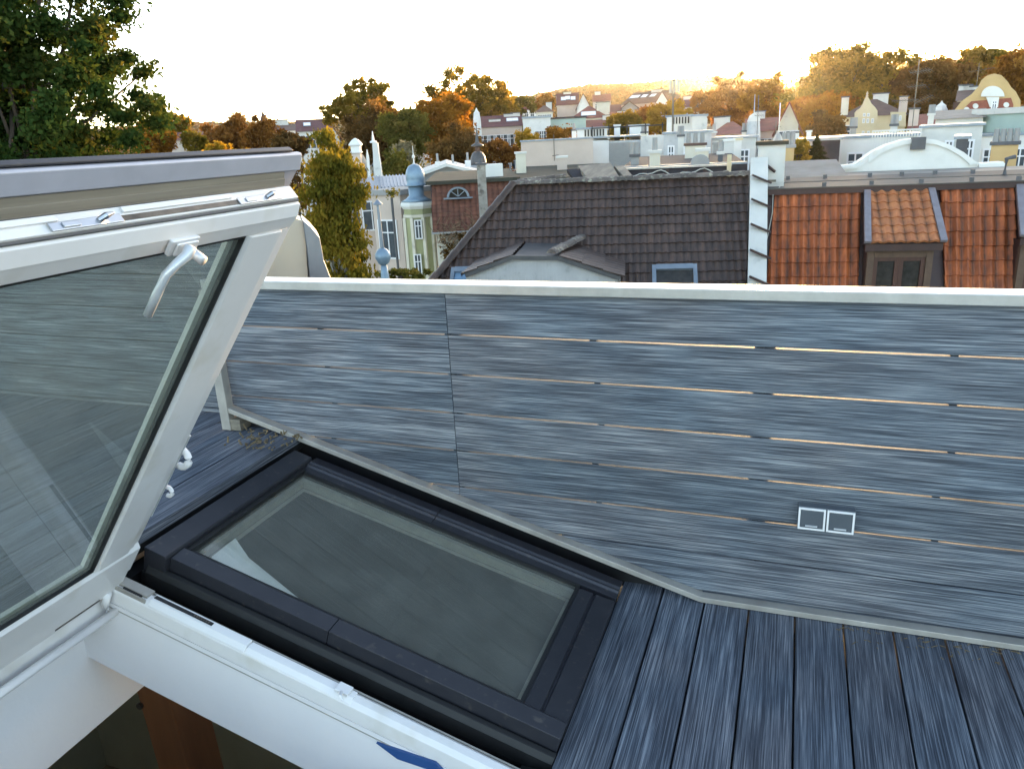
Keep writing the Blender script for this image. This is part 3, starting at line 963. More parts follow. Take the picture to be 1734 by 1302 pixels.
# ventilation bar with two brackets at the hinge end
mb = MB()
RB = TSA @ Vector((-.050, 0, -.036))
mb.tube([(RB.x, .418, RB.z), (RB.x, 1.410, RB.z)], .0125, 12)
vb = mb.build('ventilation_bar', 'white_plastic', rw, smooth=True)
for v in (1.372, .98):
    mb = MB()
    a = TSA @ Vector((.012, v, .002))
    mb.tube([a, TSA @ Vector((-.03, v, -.006)), TSA @ Vector((-.052, v, -.028)), (RB.x, v + .018, RB.z)], [.013, .012, .011, .0135], 8)
    mb.build('bar_bracket', 'white_plastic', vb, smooth=True)
mb = MB().box(-.075, -.001, V0 - .01, V1 - .005, .008, .026, TSA)
mb.build('bar_recess', 'white_plastic', rw, bevel=.001)
MB().box(.004, .010, 1.20, 1.345, -.0022, -.0002, TSA).build('vent_slot', 'steel_dark', rw)
# hooked hinge arms on the outer side of the stile
for (px, py, sc_) in ((306, 775, 1.0), (285, 832, .5)):
    c = hit(px, py, (0, V1 + .055, 0), (0, 1, 0))
    mb = MB()
    arc = [c + Vector((math.cos(t) * .026 * sc_, 0, math.sin(t) * .026 * sc_)) for t in [rad(d) for d in range(-120, 130, 25)]]
    mb.tube(arc, [.008 * sc_ + .002] * len(arc), 6)
    mb.build('hinge_hook', 'white_plastic', rw, smooth=True)
mb = MB()
mb.box(.30, .62, V1 + .0265, V1 + .031, .012, .034, TSA)
mb.build('hinge_arm', 'satin', rw, bevel=.001)

# inside of the attic seen through the opening
mb = MB().box(-1.990, -1.965, .0, 2.3, -.14, .395)
tag(mb.build('ceiling', 'plaster'), kind='structure')
mb = MB().box(-4.2, .7, -1.6, 3.0, -2.42, -2.38)
tag(mb.build('attic_floor', 'room_floor'), kind='structure')
mb = MB()
mb.box(-4.25, -4.2, -1.6, 3.0, -2.38, .40)
mb.box(-4.2, .7, 2.95, 3.0, -2.38, -.12)
mb.box(-4.2, .7, -1.65, -1.6, -2.38, -.07)
mb.box(.65, .7, -1.6, 2.95, -2.38, -.07)
tag(mb.build('attic_wall', 'room_wall'), kind='structure')
tp = thing('timber_post', (hit(303, 1230, (0, 1.95, 0), (0, 1, 0)).x, 1.95, -2.38), 'brown timber post standing in the dark attic below the open window', 'post')
xt = tp.location.x
MB().beam((xt + .10, 1.95, -2.38), (xt - .03, 1.95, .05), .17, .17, up=(0, 1, 0)).build('post', 'timber', tp, bevel=.006)
for z in (-.55, -.30):
    q = Vector((xt - .075 + .0, 1.862, z))
    MB().tube([q, q + Vector((0, -.012, 0))], .014, 8).build('bolt_head', 'steel_dark', tp)
# blue blade of folded tape on the lining
a = hit(638, 1256, (0, 1.405, 0), (0, 1, 0)); b = hit(674, 1283, (0, 1.405, 0), (0, 1, 0)); c = hit(760, 1312, (0, 1.405, 0), (0, 1, 0)); d = hit(738, 1290, (0, 1.405, 0), (0, 1, 0))
mb = MB().prism([(a.x, a.z), (b.x, b.z), (c.x, c.z), (d.x, d.z)], Matrix.Translation((0, 1.405, 0)), -.004, .0035)
tag(mb.build('plastic_strip', 'blue'), 'pointed dark blue plastic strip lying against the white lining', 'plastic strip')

# ================================================================== THE TOWN
def facade(x0, x1, y, r, r1=None, y1=None):
    """frame whose x runs along a facade between two photo pixels, y away from the camera, z absolute height"""
    L = P(x0, y, r); R = P(x1, y if y1 is None else y1, r if r1 is None else r1)
    e = Vector((R.x - L.x, R.y - L.y, 0)); W = e.length; e.normalize()
    ey = Vector((-e.y, e.x, 0))
    F = Matrix(((e.x, ey.x, 0, L.x), (e.y, ey.y, 0, L.y), (0, 0, 1, 0), (0, 0, 0, 1)))
    return F, W, (L.z + R.z) / 2
def rot_of(F):
    return F.to_3x3()
def fthing(name, F, W, dep, zb, label, cat, group=None):
    o = F @ Vector((W / 2, dep / 2, zb))
    return thing(name, o, label, cat, group, rot_of(F))
def window(parent, F, x, z, ww, hh, y=0, frame='white_plastic', pane='pane', mull=1, bar=True, fw=.07, name='window'):
    """frame on the facade plane with glass behind it; x, z is the lower left corner"""
    mb = MB()
    y0, y1 = y - .05, y + .02
    mb.box(x, x + fw, y0, y1, z, z + hh, F); mb.box(x + ww - fw, x + ww, y0, y1, z, z + hh, F)
    mb.box(x + fw, x + ww - fw, y0, y1, z, z + fw, F); mb.box(x + fw, x + ww - fw, y0, y1, z + hh - fw, z + hh, F)
    for k in range(mull):
        q = x + ww * (k + 1) / (mull + 1)
        mb.box(q - fw * .4, q + fw * .4, y0 + .005, y1, z + fw, z + hh - fw, F)
    if bar:
        mb.box(x + fw, x + ww - fw, y0 + .009, y1, z + hh * .66, z + hh * .66 + fw * .8, F)
    f = mb.build(name, frame, parent)
    MB().box(x + fw * .5, x + ww - fw * .5, y - .018, y - .004, z + fw * .5, z + hh - fw * .5, F).build('pane', pane, f)
    return f
def chimney(parent, F, x0, x1, y0, y1, zb, zt_, m='render_white', capm='render_dark', pots=0, name='chimney'):
    o = MB().box(x0, x1, y0, y1, zb, zt_, F).build(name, m, parent)
    e = .06 * (x1 - x0) + .02
    MB().box(x0 - e, x1 + e, y0 - e, y1 + e, zt_ + .002, zt_ + .10, F).build('chimney_cap', capm, o)
    for k in range(pots):
        q = x0 + (x1 - x0) * (k + .5) / pots
        MB().tube([F @ Vector((q, (y0 + y1) / 2, zt_ + .10)), F @ Vector((q, (y0 + y1) / 2, zt_ + .42))], .10, 7).build('chimney_pot', 'render_grey', o)
    return o
def house(name, label, x0, x1, ye, r, yr=None, roof='gable', dep=9, wall='render_cream', roofm='roof_red', wins=None, chims=(), group=None, r1=None, y1=None, zb=None, cat='house', sky=(), over=.25, xr=None, winw=1.0, winh=1.5, frame='white_plastic', mull=1):
    F, W, ze = facade(x0, x1, ye, r, r1, y1)
    c = F @ Vector((W / 2, dep / 2, 0))
    if zb is None:
        zb = gz(c.x, c.y) - .3
    t = fthing(name, F, W, dep, zb, label, cat, group)
    xm = (x0 + x1) / 2 if xr is None else xr
    if roof == 'gable':
        zr = P(xm, yr, r + dep / 2).z
        MB().box(0, W, 0, dep, zb, ze, F).build('wall', wall, t)
        mb = MB()
        yz_prism(mb, [(-over, ze - .02), (dep / 2, zr), (dep + over, ze - .02), (dep / 2, ze + .01)], -.15, W + .15, F)
        ro = mb.build('roof', roofm, t)
        MB().prism([(0, 0)] * 0 or [(0, ze + .011), (W, ze + .011), (W, ze + .02), (0, ze + .02)], F, .1, dep - .1).build('eave', wall, t)
        gb = MB()
        yz_prism(gb, [(.2, ze + .03), (dep / 2, zr - .22), (dep - .2, ze + .03)], .0, W, F)
        gb.build('gable_wall', wall, t)
        slope = (zr - ze) / (dep / 2)
    elif roof == 'hip':
        zr = P(xm, yr, r + dep / 2).z
        MB().box(0, W, 0, dep, zb, ze, F).build('wall', wall, t)
        k = min(W / 2 - .2, dep / 2)
        vs = [(-over, -over, ze), (W + over, -over, ze), (W + over, dep + over, ze), (-over, dep + over, ze), (k, dep / 2, zr), (W - k, dep / 2, zr)]
        ro = MB().add(vs, [(0, 1, 5, 4), (1, 2, 5), (2, 3, 4, 5), (3, 0, 4), (3, 2, 1, 0)], F).build('roof', roofm, t)
        slope = (zr - ze) / (dep / 2)
    elif roof == 'front':
        zr = P(xm, yr, r).z
        MB().prism([(0, zb), (W, zb), (W, ze), (W / 2, zr), (0, ze)], F, 0, dep).build('wall', wall, t)
        th = .18
        mb = MB()
        sl = (zr - ze) / (W / 2)
        mb.prism([(-over, ze - sl * over + .01), (W / 2, zr + .01), (W + over, ze - sl * over + .01), (W + over, ze - sl * over + th), (W / 2, zr + th), (-over, ze - sl * over + th)], F, -over, dep + over)
        ro = mb.build('roof', roofm, t)
        slope = 0
    else:
        MB().box(0, W, 0, dep, zb, ze - .25, F).build('wall', wall, t)
        ro = MB().box(-.12, W + .12, -.12, dep + .12, ze - .249, ze, F).build('roof', roofm, t)
        slope = 0
    for wd in (wins or ()):
        nx, z0f, nz, stepz = wd[:4]
        xa, xb = (wd[4], wd[5]) if len(wd) > 5 else (.08, .92)
        for j in range(nz):
            for i in range(nx):
                fx = xa + (xb - xa) * ((i + .5) / nx)
                z = ze - z0f - j * stepz
                if z - zb > .2:
                    window(t, F, fx * W - winw / 2, z - winh, winw, winh, frame=frame, mull=mull)
    for (cx, ct, cw, *rest) in chims:
        cy = rest[0] if rest else dep * .5
        cm = rest[1] if len(rest) > 1 else 'render_white'
        x = (cx - x0) / (x1 - x0) * W
        chimney(t, F, x - cw / 2, x + cw / 2, cy - cw * .35, cy + cw * .35, ze - .1, P(cx, ct, r + cy).z, cm)
    for (fx, fs, sw, sh) in sky:
        # roof light on the front slope: fraction across, fraction up
        y = dep / 2 * fs; z = ze + slope * y
        a = math.atan(slope)
        T = F @ Matrix.Translation((fx * W, y, z + .02)) @ Matrix.Rotation(a, 4, 'X')
        o = MB().box(-sw / 2, sw / 2, -sh / 2, sh / 2, .02, .10, T).build('roof_light', 'zinc', t)
        MB().box(-sw / 2 + .08, sw / 2 - .08, -sh / 2 + .08, sh / 2 - .08, .101, .115, T).build('pane', 'white_plastic', o)
    return t, F, W, ze, zb

def tiles(mb, O, ea, eb, n, nb, tw, ch, amp, lim, lift=.028, samples=7, shape=1.0):
    """pantiles, one island per tile; lim(b) gives the a range at slope distance b"""
    for j in range(nb):
        b0, b1 = j * ch, (j + 1) * ch + .015
        lo0, hi0 = lim(b0); lo1, hi1 = lim(b1)
        k0 = math.floor(min(lo0, lo1) / tw) - 1; k1 = math.ceil(max(hi0, hi1) / tw) + 1
        for k in range(k0, k1):
            if (k + 1) * tw < min(lo0, lo1) or k * tw > max(hi0, hi1):
                continue
            jit = random.uniform(-.006, .006); jl = random.uniform(-.004, .006)
            vs = []
            for s in range(samples):
                f = s / (samples - 1)
                a = (k + f * .985) * tw
                h = amp * (.5 - .5 * math.cos(2 * math.pi * f)) ** shape
                dv = max(0, math.cos(2 * math.pi * f)) ** 1.5  # darkens the valleys: grime plus painted shade that strengthens the tile profile
                mb.a += [dv * .8, dv, dv]
                a0 = min(max(a, lo0), hi0); a1 = min(max(a, lo1), hi1)
                vs += [O + ea * a0 + eb * b0 + n * (h + .002), O + ea * a1 + eb * (b1 + jit) + n * (h + lift + jl), O + ea * a1 + eb * (b1 + jit) + n * (h - .03)]
            fs = []
            for s in range(samples - 1):
                p, q = s * 3, s * 3 + 3
                fs += [(p, p + 1, q + 1, q), (p + 1, p + 2, q + 2, q + 1)]
            mb.add(vs, fs)

Z = Vector((0, 0, 1))
# ---------------------------------------------------------------- dark tiled house opposite
F, W, ze = facade(870, 1268, 315, 20, y1=297)
EX = Vector((F[0][0], F[1][0], 0)); EY = Vector((F[0][1], F[1][1], 0)); O0 = Vector((F[0][3], F[1][3], ze))
pit = rad(45)
EB = -EY * math.cos(pit) - Z * math.sin(pit)
EN = -EY * math.sin(pit) + Z * math.cos(pit)
zg = gz(O0.x, O0.y)
dh = fthing('tiled_house', F, W, 5, zg, 'house with dark brown tiled hipped roof and a white dormer facing the terrace', 'house')
hb = hit(735, 475, O0, EN) - O0
hs_ = hb.dot(EX) / hb.dot(EB)
rb = hit(1263, 487, O0, EN) - O0
rs_ = (rb.dot(EX) - W) / rb.dot(EB)
NB = 17
mb = MB()
tiles(mb, O0, EX, EB, EN, NB, .165, .276, .028, lambda b: (hs_ * b, W + rs_ * b), samples=6, shape=1.6)
mb.build('roof_tiles', 'tile_dark', dh)
bm = NB * .276
A = O0 - EN * .03
mb = MB()
pA, pB, pC, pD = A, A + EX * W, A + EX * (W + rs_ * bm) + EB * bm, A + EX * (hs_ * bm) + EB * bm
qA = A + EY * .35; qB = pB + EY * .35
qC = pC + EY * (2 * bm * math.cos(pit) + .35); qD = pD + EY * (2 * bm * math.cos(pit) + .35)
mb.add([pA, pB, pC, pD, qA, qB, qC, qD], [(0, 1, 2, 3), (0, 4, 5, 1), (4, 7, 6, 5), (0, 3, 7, 4), (1, 5, 6, 2), (3, 2, 6, 7)])
mb.build('roof_deck', 'slate', dh)
def caps(a, b, step, rad_, m, name, parent, n=7):
    d = (b - a); L_ = d.length; d.normalize()
    up = Vector((0, 0, 1)); sx = d.cross(up).normalized(); uz = sx.cross(d).normalized()
    mb = MB()
    k = 0
    while k * step < L_:
        s0 = a + d * (k * step); s1 = a + d * min(L_, (k + 1) * step + .03)
        j = random.uniform(-.01, .01)
        vs = []
        for q, rr in ((s0, rad_ * .88), (s1, rad_ * 1.08)):
            for i in range(n):
                t_ = math.pi * i / (n - 1)
                vs.append(q + sx * rr * math.cos(t_) + uz * (rr * math.sin(t_) * .8 + j))
        fs = [(i, i + 1, n + i + 1, n + i) for i in range(n - 1)] + [tuple(range(n, 2 * n)), tuple(range(n - 1, -1, -1))]
        mb.add(vs, fs)
        k += 1
    return mb.build(name, m, parent)
caps(O0 + Z * .02 - EX * .1, O0 + EX * W + Z * .02, .38, .13, 'tile_ridge', 'ridge_tiles', dh)
caps(O0 + EX * (hs_ * bm) + EB * bm + EN * .05, O0 + EN * .05, .38, .12, 'tile_dark', 'hip_tiles', dh)
pe = F @ Vector((hs_ * bm, 0, 0))
mb = MB()
q0 = pD + EY * .3; q1 = pC + EY * .3; q2 = qC - EY * .3; q3 = qD - EY * .3
mb.add([Vector((q.x, q.y, zz)) for zz in (zg, pD.z - .02) for q in (q0, q1, q2, q3)], [(3, 2, 1, 0), (4, 5, 6, 7), (0, 1, 5, 4), (1, 2, 6, 5), (2, 3, 7, 6), (3, 0, 4, 7)])
mb.build('wall', 'render_cream', dh)
# white dormer
Qd = hit(985, 411, O0, EN)
Rf = hz(925, 437, Qd.z)
Lr = (Qd - Rf).dot(EY)
FN = -EY
fo = Rf
def fp(x, y, off=0):
    return hit(x, y, fo + FN * off, FN)
poly = [fp(*q) for q in ((788, 520), (790, 466), (868, 436), (946, 437), (1050, 471), (1052, 520))]
mb = MB()
T0 = Matrix(((EX.x, EY.x, 0, fo.x), (EX.y, EY.y, 0, fo.y), (0, 0, 1, 0), (0, 0, 0, 1)))
pl = [((q - fo).dot(EX), q.z) for q in poly]
mb.prism(pl, T0, 0, .12)
dw = mb.build('dormer', 'corrugated', dh)
# vertical ribs of the sheeting
mb = MB()
x = pl[0][0] + .06
def topz(x):
    for i in range(1, 4):
        (xa, za), (xb, zb_) = pl[i], pl[i + 1]
        if xa <= x <= xb:
            return za + (zb_ - za) * (x - xa) / (xb - xa)
    return pl[1][1]
while x < pl[4][0] - .03:
    mb.box(x, x + .022, -.014, -.0005, pl[0][1], topz(x) - .03, T0)
    x += .075
mb.build('sheet_rib', 'corrugated', dw)
# dormer roof: right slope, left slope, capping
def dmr(i, j, back):
    a = fo + EX * pl[i][0] + Z * (pl[i][1] - fo.z); b = fo + EX * pl[j][0] + Z * (pl[j][1] - fo.z)
    return a, b
mb = MB()
a, b = dmr(3, 4, 0)
ebd = (b - a).normalized(); nd = EY.cross(ebd); nd = nd if nd.z > 0 else -nd
sl = (b - a).length
tiles(mb, a - EY * .12 + nd * .04, EY, ebd, nd, 3, .30, sl / 3 + .02, .03, lambda s: (0, max(.05, (Lr + .2) + s * abs(ebd.z))), samples=6)
mb.build('dormer_tiles', 'tile_dark', dw)
a2, b2 = dmr(2, 1, 0)
ebd2 = (b2 - a2).normalized(); nd2 = EY.cross(ebd2); nd2 = nd2 if nd2.z > 0 else -nd2
mb = MB()
tiles(mb, a2 - EY * .12 + nd2 * .04, EY, ebd2, nd2, 3, .30, (b2 - a2).length / 3 + .02, .03, lambda s: (0, (Lr + .2) + s * abs(ebd2.z)), samples=6)
mb.build('dormer_tiles', 'tile_dark', dw)
mb = MB()
bk = EY * (Lr + .1)
mb.add([a2, a, a + bk, a2 + bk, a2 - Z * .05, a - Z * .05, a + bk - Z * .05, a2 + bk - Z * .05], [(0, 1, 2, 3), (7, 6, 5, 4), (0, 4, 5, 1), (1, 5, 6, 2), (2, 6, 7, 3), (3, 7, 4, 0)])
mb.add([a, b, b + EY * (Lr + .1 + sl * abs(ebd.z)), a + bk, a - Z * .04, b - Z * .04, b - Z * .04 + EY * (Lr + .1 + sl * abs(ebd.z)), a + bk - Z * .04], [(0, 1, 2, 3), (7, 6, 5, 4), (0, 4, 5, 1), (1, 5, 6, 2), (2, 6, 7, 3), (3, 7, 4, 0)])
mb.build('dormer_deck', 'slate', dw)
mb = MB()
for i, j in ((1, 2), (2, 3), (3, 4)):
    a_, b_ = dmr(i, j, 0)
    mb.beam(a_ - EY * .10 + Z * .01, b_ - EY * .10 + Z * .01, .06, .09)
mb.build('verge_trim', 'slate', dw)
mm = (a + a2) / 2
caps(a - EY * .05 + Z * .10 - EX * .15, Qd + Z * .10, .30, .12, 'tile_ridge', 'dormer_ridge', dw)
mb = MB()
mb.add([b + Z * -.05, b - Z * 1.2, b - Z * 1.2 + EY * 2.2, b + EY * 2.2 - Z * .05, b + Z * -.05 - EX * .1, b - Z * 1.2 - EX * .1, b - Z * 1.2 + EY * 2.2 - EX * .1, b + EY * 2.2 - Z * .05 - EX * .1], [(0, 1, 2, 3), (7, 6, 5, 4), (0, 4, 5, 1), (1, 5, 6, 2), (2, 6, 7, 3), (3, 7, 4, 0)])
mb.build('dormer_cheek', 'render_dark', dw)
# roof windows in the dark roof
def roofwin(x0, x1, y0, y1, pane, name='roof_window'):
    c = [hit(x, y, O0 + EN * .05, EN) - O0 for x, y in ((x0, y0), (x1, y0), (x0, y1))]
    a0, a1 = c[0].dot(EX), c[1].dot(EX); b0, b1 = c[0].dot(EB), c[2].dot(EB)
    T = Matrix(((EX.x, EB.x, EN.x, O0.x), (EX.y, EB.y, EN.y, O0.y), (EX.z, EB.z, EN.z, O0.z), (0, 0, 0, 1)))
    mb = MB()
    f = .09
    mb.box(a0, a0 + f, b0, b1, -.02, .11, T); mb.box(a1 - f, a1, b0, b1, -.02, .11, T)
    mb.box(a0 + f, a1 - f, b0, b0 + f * 1.5, -.02, .13, T); mb.box(a0 + f, a1 - f, b1 - f, b1, -.02, .10, T)
    o = mb.build(name, 'zinc', dh)
    MB().box(a0 + f, a1 - f, b0 + f * 1.5, b1 - f, .035, .055, T).build('pane', pane, o)
    mb = MB().box(a0 + f + .01, a1 - f - .01, b0 + (b1 - b0) * .68, b0 + (b1 - b0) * .68 + .07, .056, .10, T)
    mb.build('blind_bar', 'alu', o)
roofwin(1104, 1180, 451, 500, 'pane_dark')
roofwin(765, 842, 455, 520, 'pane_blue')

# ---------------------------------------------------------------- white stepped fire wall with chimney
fw = thing('fire_wall', O0 + EX * (W + .3) + Z * (zg - O0.z), 'white stepped fire wall with a chimney between the dark and the orange roof', 'fire wall')
mb = MB(); cb = MB()
n_ = 5; seg = 3.6 / n_
for i in range(n_):
    b0, b1 = i * seg - .1, (i + 1) * seg - .1
    a0 = W + .03 + rs_ * b0
    base = O0 + EX * a0 + EB * b0
    vs = []
    for bb, h in ((b0, .34), (b1 - .012, .34)):
        q = O0 + EX * (a0 + rs_ * (bb - b0)) + EB * bb
        for aa in (0, .40):
            vs += [q + EX * aa - Z * 1.2, q + EX * aa + Z * h]
    mb.add(vs, [(0, 1, 3, 2), (4, 6, 7, 5), (0, 4, 5, 1), (2, 3, 7, 6), (1, 5, 7, 3), (0, 2, 6, 4)])
    q = O0 + EX * a0 + EB * b1 + Z * .40
    cb.beam(q - EX * .03 + Z * .08 - EY * .03, q + EX * .41 - Z * .12 - EY * .03, .14, .045)
mb.build('wall', 'render_white', fw)
cb.build('step_capping', 'brown_metal', fw)
Fc, Wc, zc = facade(1284, 1331, 246, 20.2)
o = MB().box(0, Wc, 0, 1.0, zc - 3.5, zc, Fc).build('chimney', 'render_white', fw)
MB().box(-.06, Wc + .06, -.06, 1.06, zc + .002, zc + .09, Fc).build('chimney_cap', 'roof_felt_green', o)
mb = MB()
mb.tube([Fc @ Vector((Wc * .7, .5, zc + .09)), Fc @ Vector((Wc * .7, .5, zc + .25))], [.12, .05], 8)
mb.build('chimney_cowl', 'alu_dull', o)
MB().tube([Fc @ Vector((Wc * .72, .5, zc + .2)), Fc @ Vector((Wc * .72, .5, zc + .95))], .012, 5).build('lightning_rod', 'steel', o)
MB().box(.05, .45, -.05, -.001, zc - .85, zc - .80, Fc).build('bracket', 'steel_dark', o)
MB().tube([Fc @ Vector((.02, -.04, zc - .30)), Fc @ Vector((.42, -.05, zc - .62))], .035, 5).build('capping', 'brown_metal', o)

# ---------------------------------------------------------------- orange mansard house
F2, W2, z2 = facade(1300, 1734, 328, 20, r1=21.2, y1=316)
X2 = Vector((F2[0][0], F2[1][0], 0)); Y2 = Vector((F2[0][1], F2[1][1], 0)); O2 = Vector((F2[0][3], F2[1][3], z2))
p2 = rad(70)
B2 = -Y2 * math.cos(p2) - Z * math.sin(p2); N2 = -Y2 * math.sin(p2) + Z * math.cos(p2)
oh = fthing('orange_house', F2, W2, 6, gz(O2.x, O2.y), 'house with a steep orange pantile roof and brown wooden dormer window', 'house')
def on2(x, y, off=0):
    q = hit(x, y, O2 + N2 * off, N2) - O2
    return q.dot(X2), q.dot(B2)
a0 = on2(1312, 330)[0]; a0b, bb0 = on2(1296, 487)
a1 = on2(1457, 330)[0]; a1b = on2(1452, 487)[0]
a2_, a3_ = on2(1590, 325)[0], on2(1713, 318)[0]; a2b, a3b = on2(1598, 487)[0], on2(1722, 487)[0]
def lin(a, ab):
    return lambda b: a + (ab - a) * b / bb0
for lo_, hi_ in ((lin(a0, a0b), lin(a1, a1b)), (lin(a2_, a2b), lin(a3_, a3b))):
    mb = MB()
    tiles(mb, O2 + N2 * .03, X2, B2, N2, 9, .235, .335, .075, lambda b: (lo_(b), hi_(b)), lift=.05, samples=8, shape=1.3)
    mb.build('roof_tiles', 'tile_orange', oh)
# deck in brown metal under and between the tiles, then walls
T2 = Matrix(((X2.x, B2.x, N2.x, O2.x), (X2.y, B2.y, N2.y, O2.y), (X2.z, B2.z, N2.z, O2.z), (0, 0, 0, 1)))
MB().box(-.30, W2 + 2.5, -.02, 3.3, -.20, -.002, T2).build('roof_deck', 'brown_metal', oh)
zg2 = gz(O2.x, O2.y)
MB().box(-.25, W2 + 2.5, -1.0, 8, zg2, z2 - 3.15, F2).build('wall', 'render_cream', oh)
MB().box(-.25, W2 + 2.5, .25, 8, z2 - 3.149, z2 - .03, F2).build('upper_wall', 'render_dark', oh)
mb = MB(); mb.prism([(-.32, z2 - .02), (W2 + 2.5, z2 - .02), (W2 + 2.5, z2 + .11), (-.32, z2 + .11)], F2, -.16, .12)
mb.build('fascia', 'brown_metal', oh)
# low metal roof behind the edge
rise = (P(1520, 294, 22.7).z - z2 - .14) / 2.2
mb = MB()
yz_prism(mb, [(-.20, z2 + .112), (-.20, z2 + .14), (2.0, z2 + .14 + 2.2 * rise), (2.0, z2 - .3), (.13, z2 - .3), (.13, z2 + .112)], -.30, W2 + 2.5, F2)
mr = mb.build('metal_roof', 'grey_metal', oh)
mb = MB()
for yy in (.9,):
    mb.box(-.30, W2 + 2.5, yy, yy + .012, z2 + .1405 + (yy + .2) * rise, z2 + .155 + (yy + .2) * rise, F2)
mb.build('sheet_seam', 'grey_metal', mr)
for xs_, yy in (((1396, 1476, 1560, 1645, 1725), -.12), ((1335, 1398, 1474, 1528, 1584, 1648), 1.55)):
    for xp in xs_:
        a_ = (hit(xp, 312 if yy < 0 else 291, F2 @ Vector((0, yy, 0)), Y2) - O2).dot(X2)
        MB().box(a_ - .045, a_ + .045, yy, yy + .06, z2 + .14 + (yy + .2) * rise, z2 + .23 + (yy + .2) * rise, F2).build('snow_hook', 'render_dark', oh)
mb = MB()
ax = (hit(1414, 285, F2 @ Vector((0, 4.1, 0)), Y2) - O2).dot(X2)
zp = P(1370, 272, 24).z
yz_prism(mb, [(2.002, z2 - .3), (2.002, z2 + .135 + 2.2 * rise), (4.0, zp), (4.0, z2 - .3)], -.2, ax, F2)
yz_prism(mb, [(2.002, z2 - .3), (2.002, z2 + .13 + 2.2 * rise), (3.9, z2 + .12 + 2.2 * rise), (3.9, z2 - .3)], ax + .01, W2 + 2.5, F2)
mb.build('pale_roof', 'pale_roof', oh)
vx = (hit(1703, 300, F2 @ Vector((0, .8, 0)), Y2) - O2).dot(X2)
MB().tube([F2 @ Vector((vx, .9, z2 + .2)), F2 @ Vector((vx, .9, z2 + .56)), F2 @ Vector((vx + .18, .9, z2 + .60))], .05, 7).build('vent_pipe', 'render_dark', oh)
# lightning cable
pts = [hit(x, y, O2 + N2 * .12, N2) for x, y in ((1300, 308), (1312, 312), (1322, 309), (1328, 308))]
pts2 = [hit(x, y, O2 + N2 * .14, N2) for x, y in ((1326, 310), (1309, 330), (1308, 360), (1300, 400), (1290, 440), (1284, 490))]
MB().tube(pts + pts2, .010, 5).build('lightning_cable', 'cable', oh)
# dormers
def shed_dormer(x0, x1, xb0, xb1, yt, yb, first=True):
    d = rad(40)
    t0 = hit(x0, yt, O2, N2)
    bd = -Y2 * math.cos(d) - Z * math.sin(d); nd_ = -Y2 * math.sin(d) + Z * math.cos(d)
    def on(x, y):
        q = hit(x, y, t0 + nd_ * .05, nd_) - t0
        return q.dot(X2), q.dot(bd)
    (l0, _), (r0, _) = on(x0, yt), on(x1, yt)
    (l1, bl), (r1_, _) = on(xb0, yb), on(xb1, yb)
    mb = MB()
    nb = 7
    e = .14
    tiles(mb, t0 + nd_ * .05, X2, bd, nd_, nb, .235, bl / nb, .045, lambda b: (l0 + e + (l1 - l0) * b / bl, r0 - e + (r1_ - r0) * b / bl), lift=.03, samples=8, shape=1.3)
    dt = mb.build('dormer', 'tile_pale', oh)
    mb = MB()
    def q(a, b, h=0):
        return t0 + X2 * a + bd * b + nd_ * h
    vs = [q(l0, 0), q(r0, 0), q(r1_, bl), q(l1, bl), q(l0, 0, .045), q(r0, 0, .045), q(r1_, bl, .045), q(l1, bl, .045)]
    mb.add(vs, [(3, 2, 1, 0), (4, 5, 6, 7), (0, 1, 5, 4), (1, 2, 6, 5), (2, 3, 7, 6), (3, 0, 4, 7)])
    mb.build('dormer_deck', 'brown_metal', dt)
    MB().beam(q(l0 + e / 2, -.02, .09), q(l1 + e / 2, bl + .03, .09), e, .07, up=nd_).build('barge_board', 'lavender_metal', dt)
    MB().beam(q(r0 - e / 2, -.02, .09), q(r1_ - e / 2, bl + .03, .09), e, .07, up=nd_).build('barge_board', 'lavender_metal', dt)
    # front: fascia and window
    fr0, fr1 = q(l1 + .05, bl), q(r1_ - .05, bl)
    Tf = Matrix(((X2.x, Y2.x, 0, fr0.x), (X2.y, Y2.y, 0, fr0.y), (0, 0, 1, fr0.z), (0, 0, 0, 1)))
    wd = (fr1 - fr0).dot(X2)
    MB().box(.0, wd, .01, .09, -.17, -.012, Tf).build('fascia', 'brown_metal', dt)
    MB().box(.10, wd - .12, .34, 1.9, -2.2, -.10, Tf).build('dormer_cheek', 'brown_metal', dt)
    mb = MB()
    mb.box(.10, .24, .20, .335, -2.2, -.18, Tf); mb.box(wd - .26, wd - .12, .20, .335, -2.2, -.18, Tf); mb.box(.245, wd - .265, .20, .335, -.34, -.18, Tf)
    mb.build('window_surround', 'wood_frame', dt)
    mb = MB()
    xa, xb = .245, wd - .265
    xm = (xa + xb) / 2
    for u0, u1 in ((xa, xm - .002), (xm + .002, xb)):
        mb = MB()
        mb.box(u0, u0 + .088, .24, .32, -2.0, -.345, Tf); mb.box(u1 - .088, u1, .24, .32, -2.0, -.345, Tf)
        mb.box(u0 + .088, u1 - .088, .245, .318, -.43, -.346, Tf); mb.box(u0 + .088, u1 - .088, .245, .318, -2.0, -1.42, Tf)
        mb.build('casement', 'wood_brown', dt)
    for u0, u1 in ((xa + .091, xm - .086), (xm + .086, xb - .091)):
        MB().box(u0, u1, .29, .30, -1.42, -.431, Tf).build('pane', 'pane_dark', dt)
    for u0, u1 in ((xa + .11, xm - .10), (xm + .10, xb - .11)):
        MB().box(u0, u1, .236, .243, -1.40, -1.375, Tf).build('glazing_bead', 'lavender_metal', dt)
shed_dormer(1463, 1582, 1463, 1604, 322, 411)
shed_dormer(1720, 1850, 1726, 1880, 312, 400)

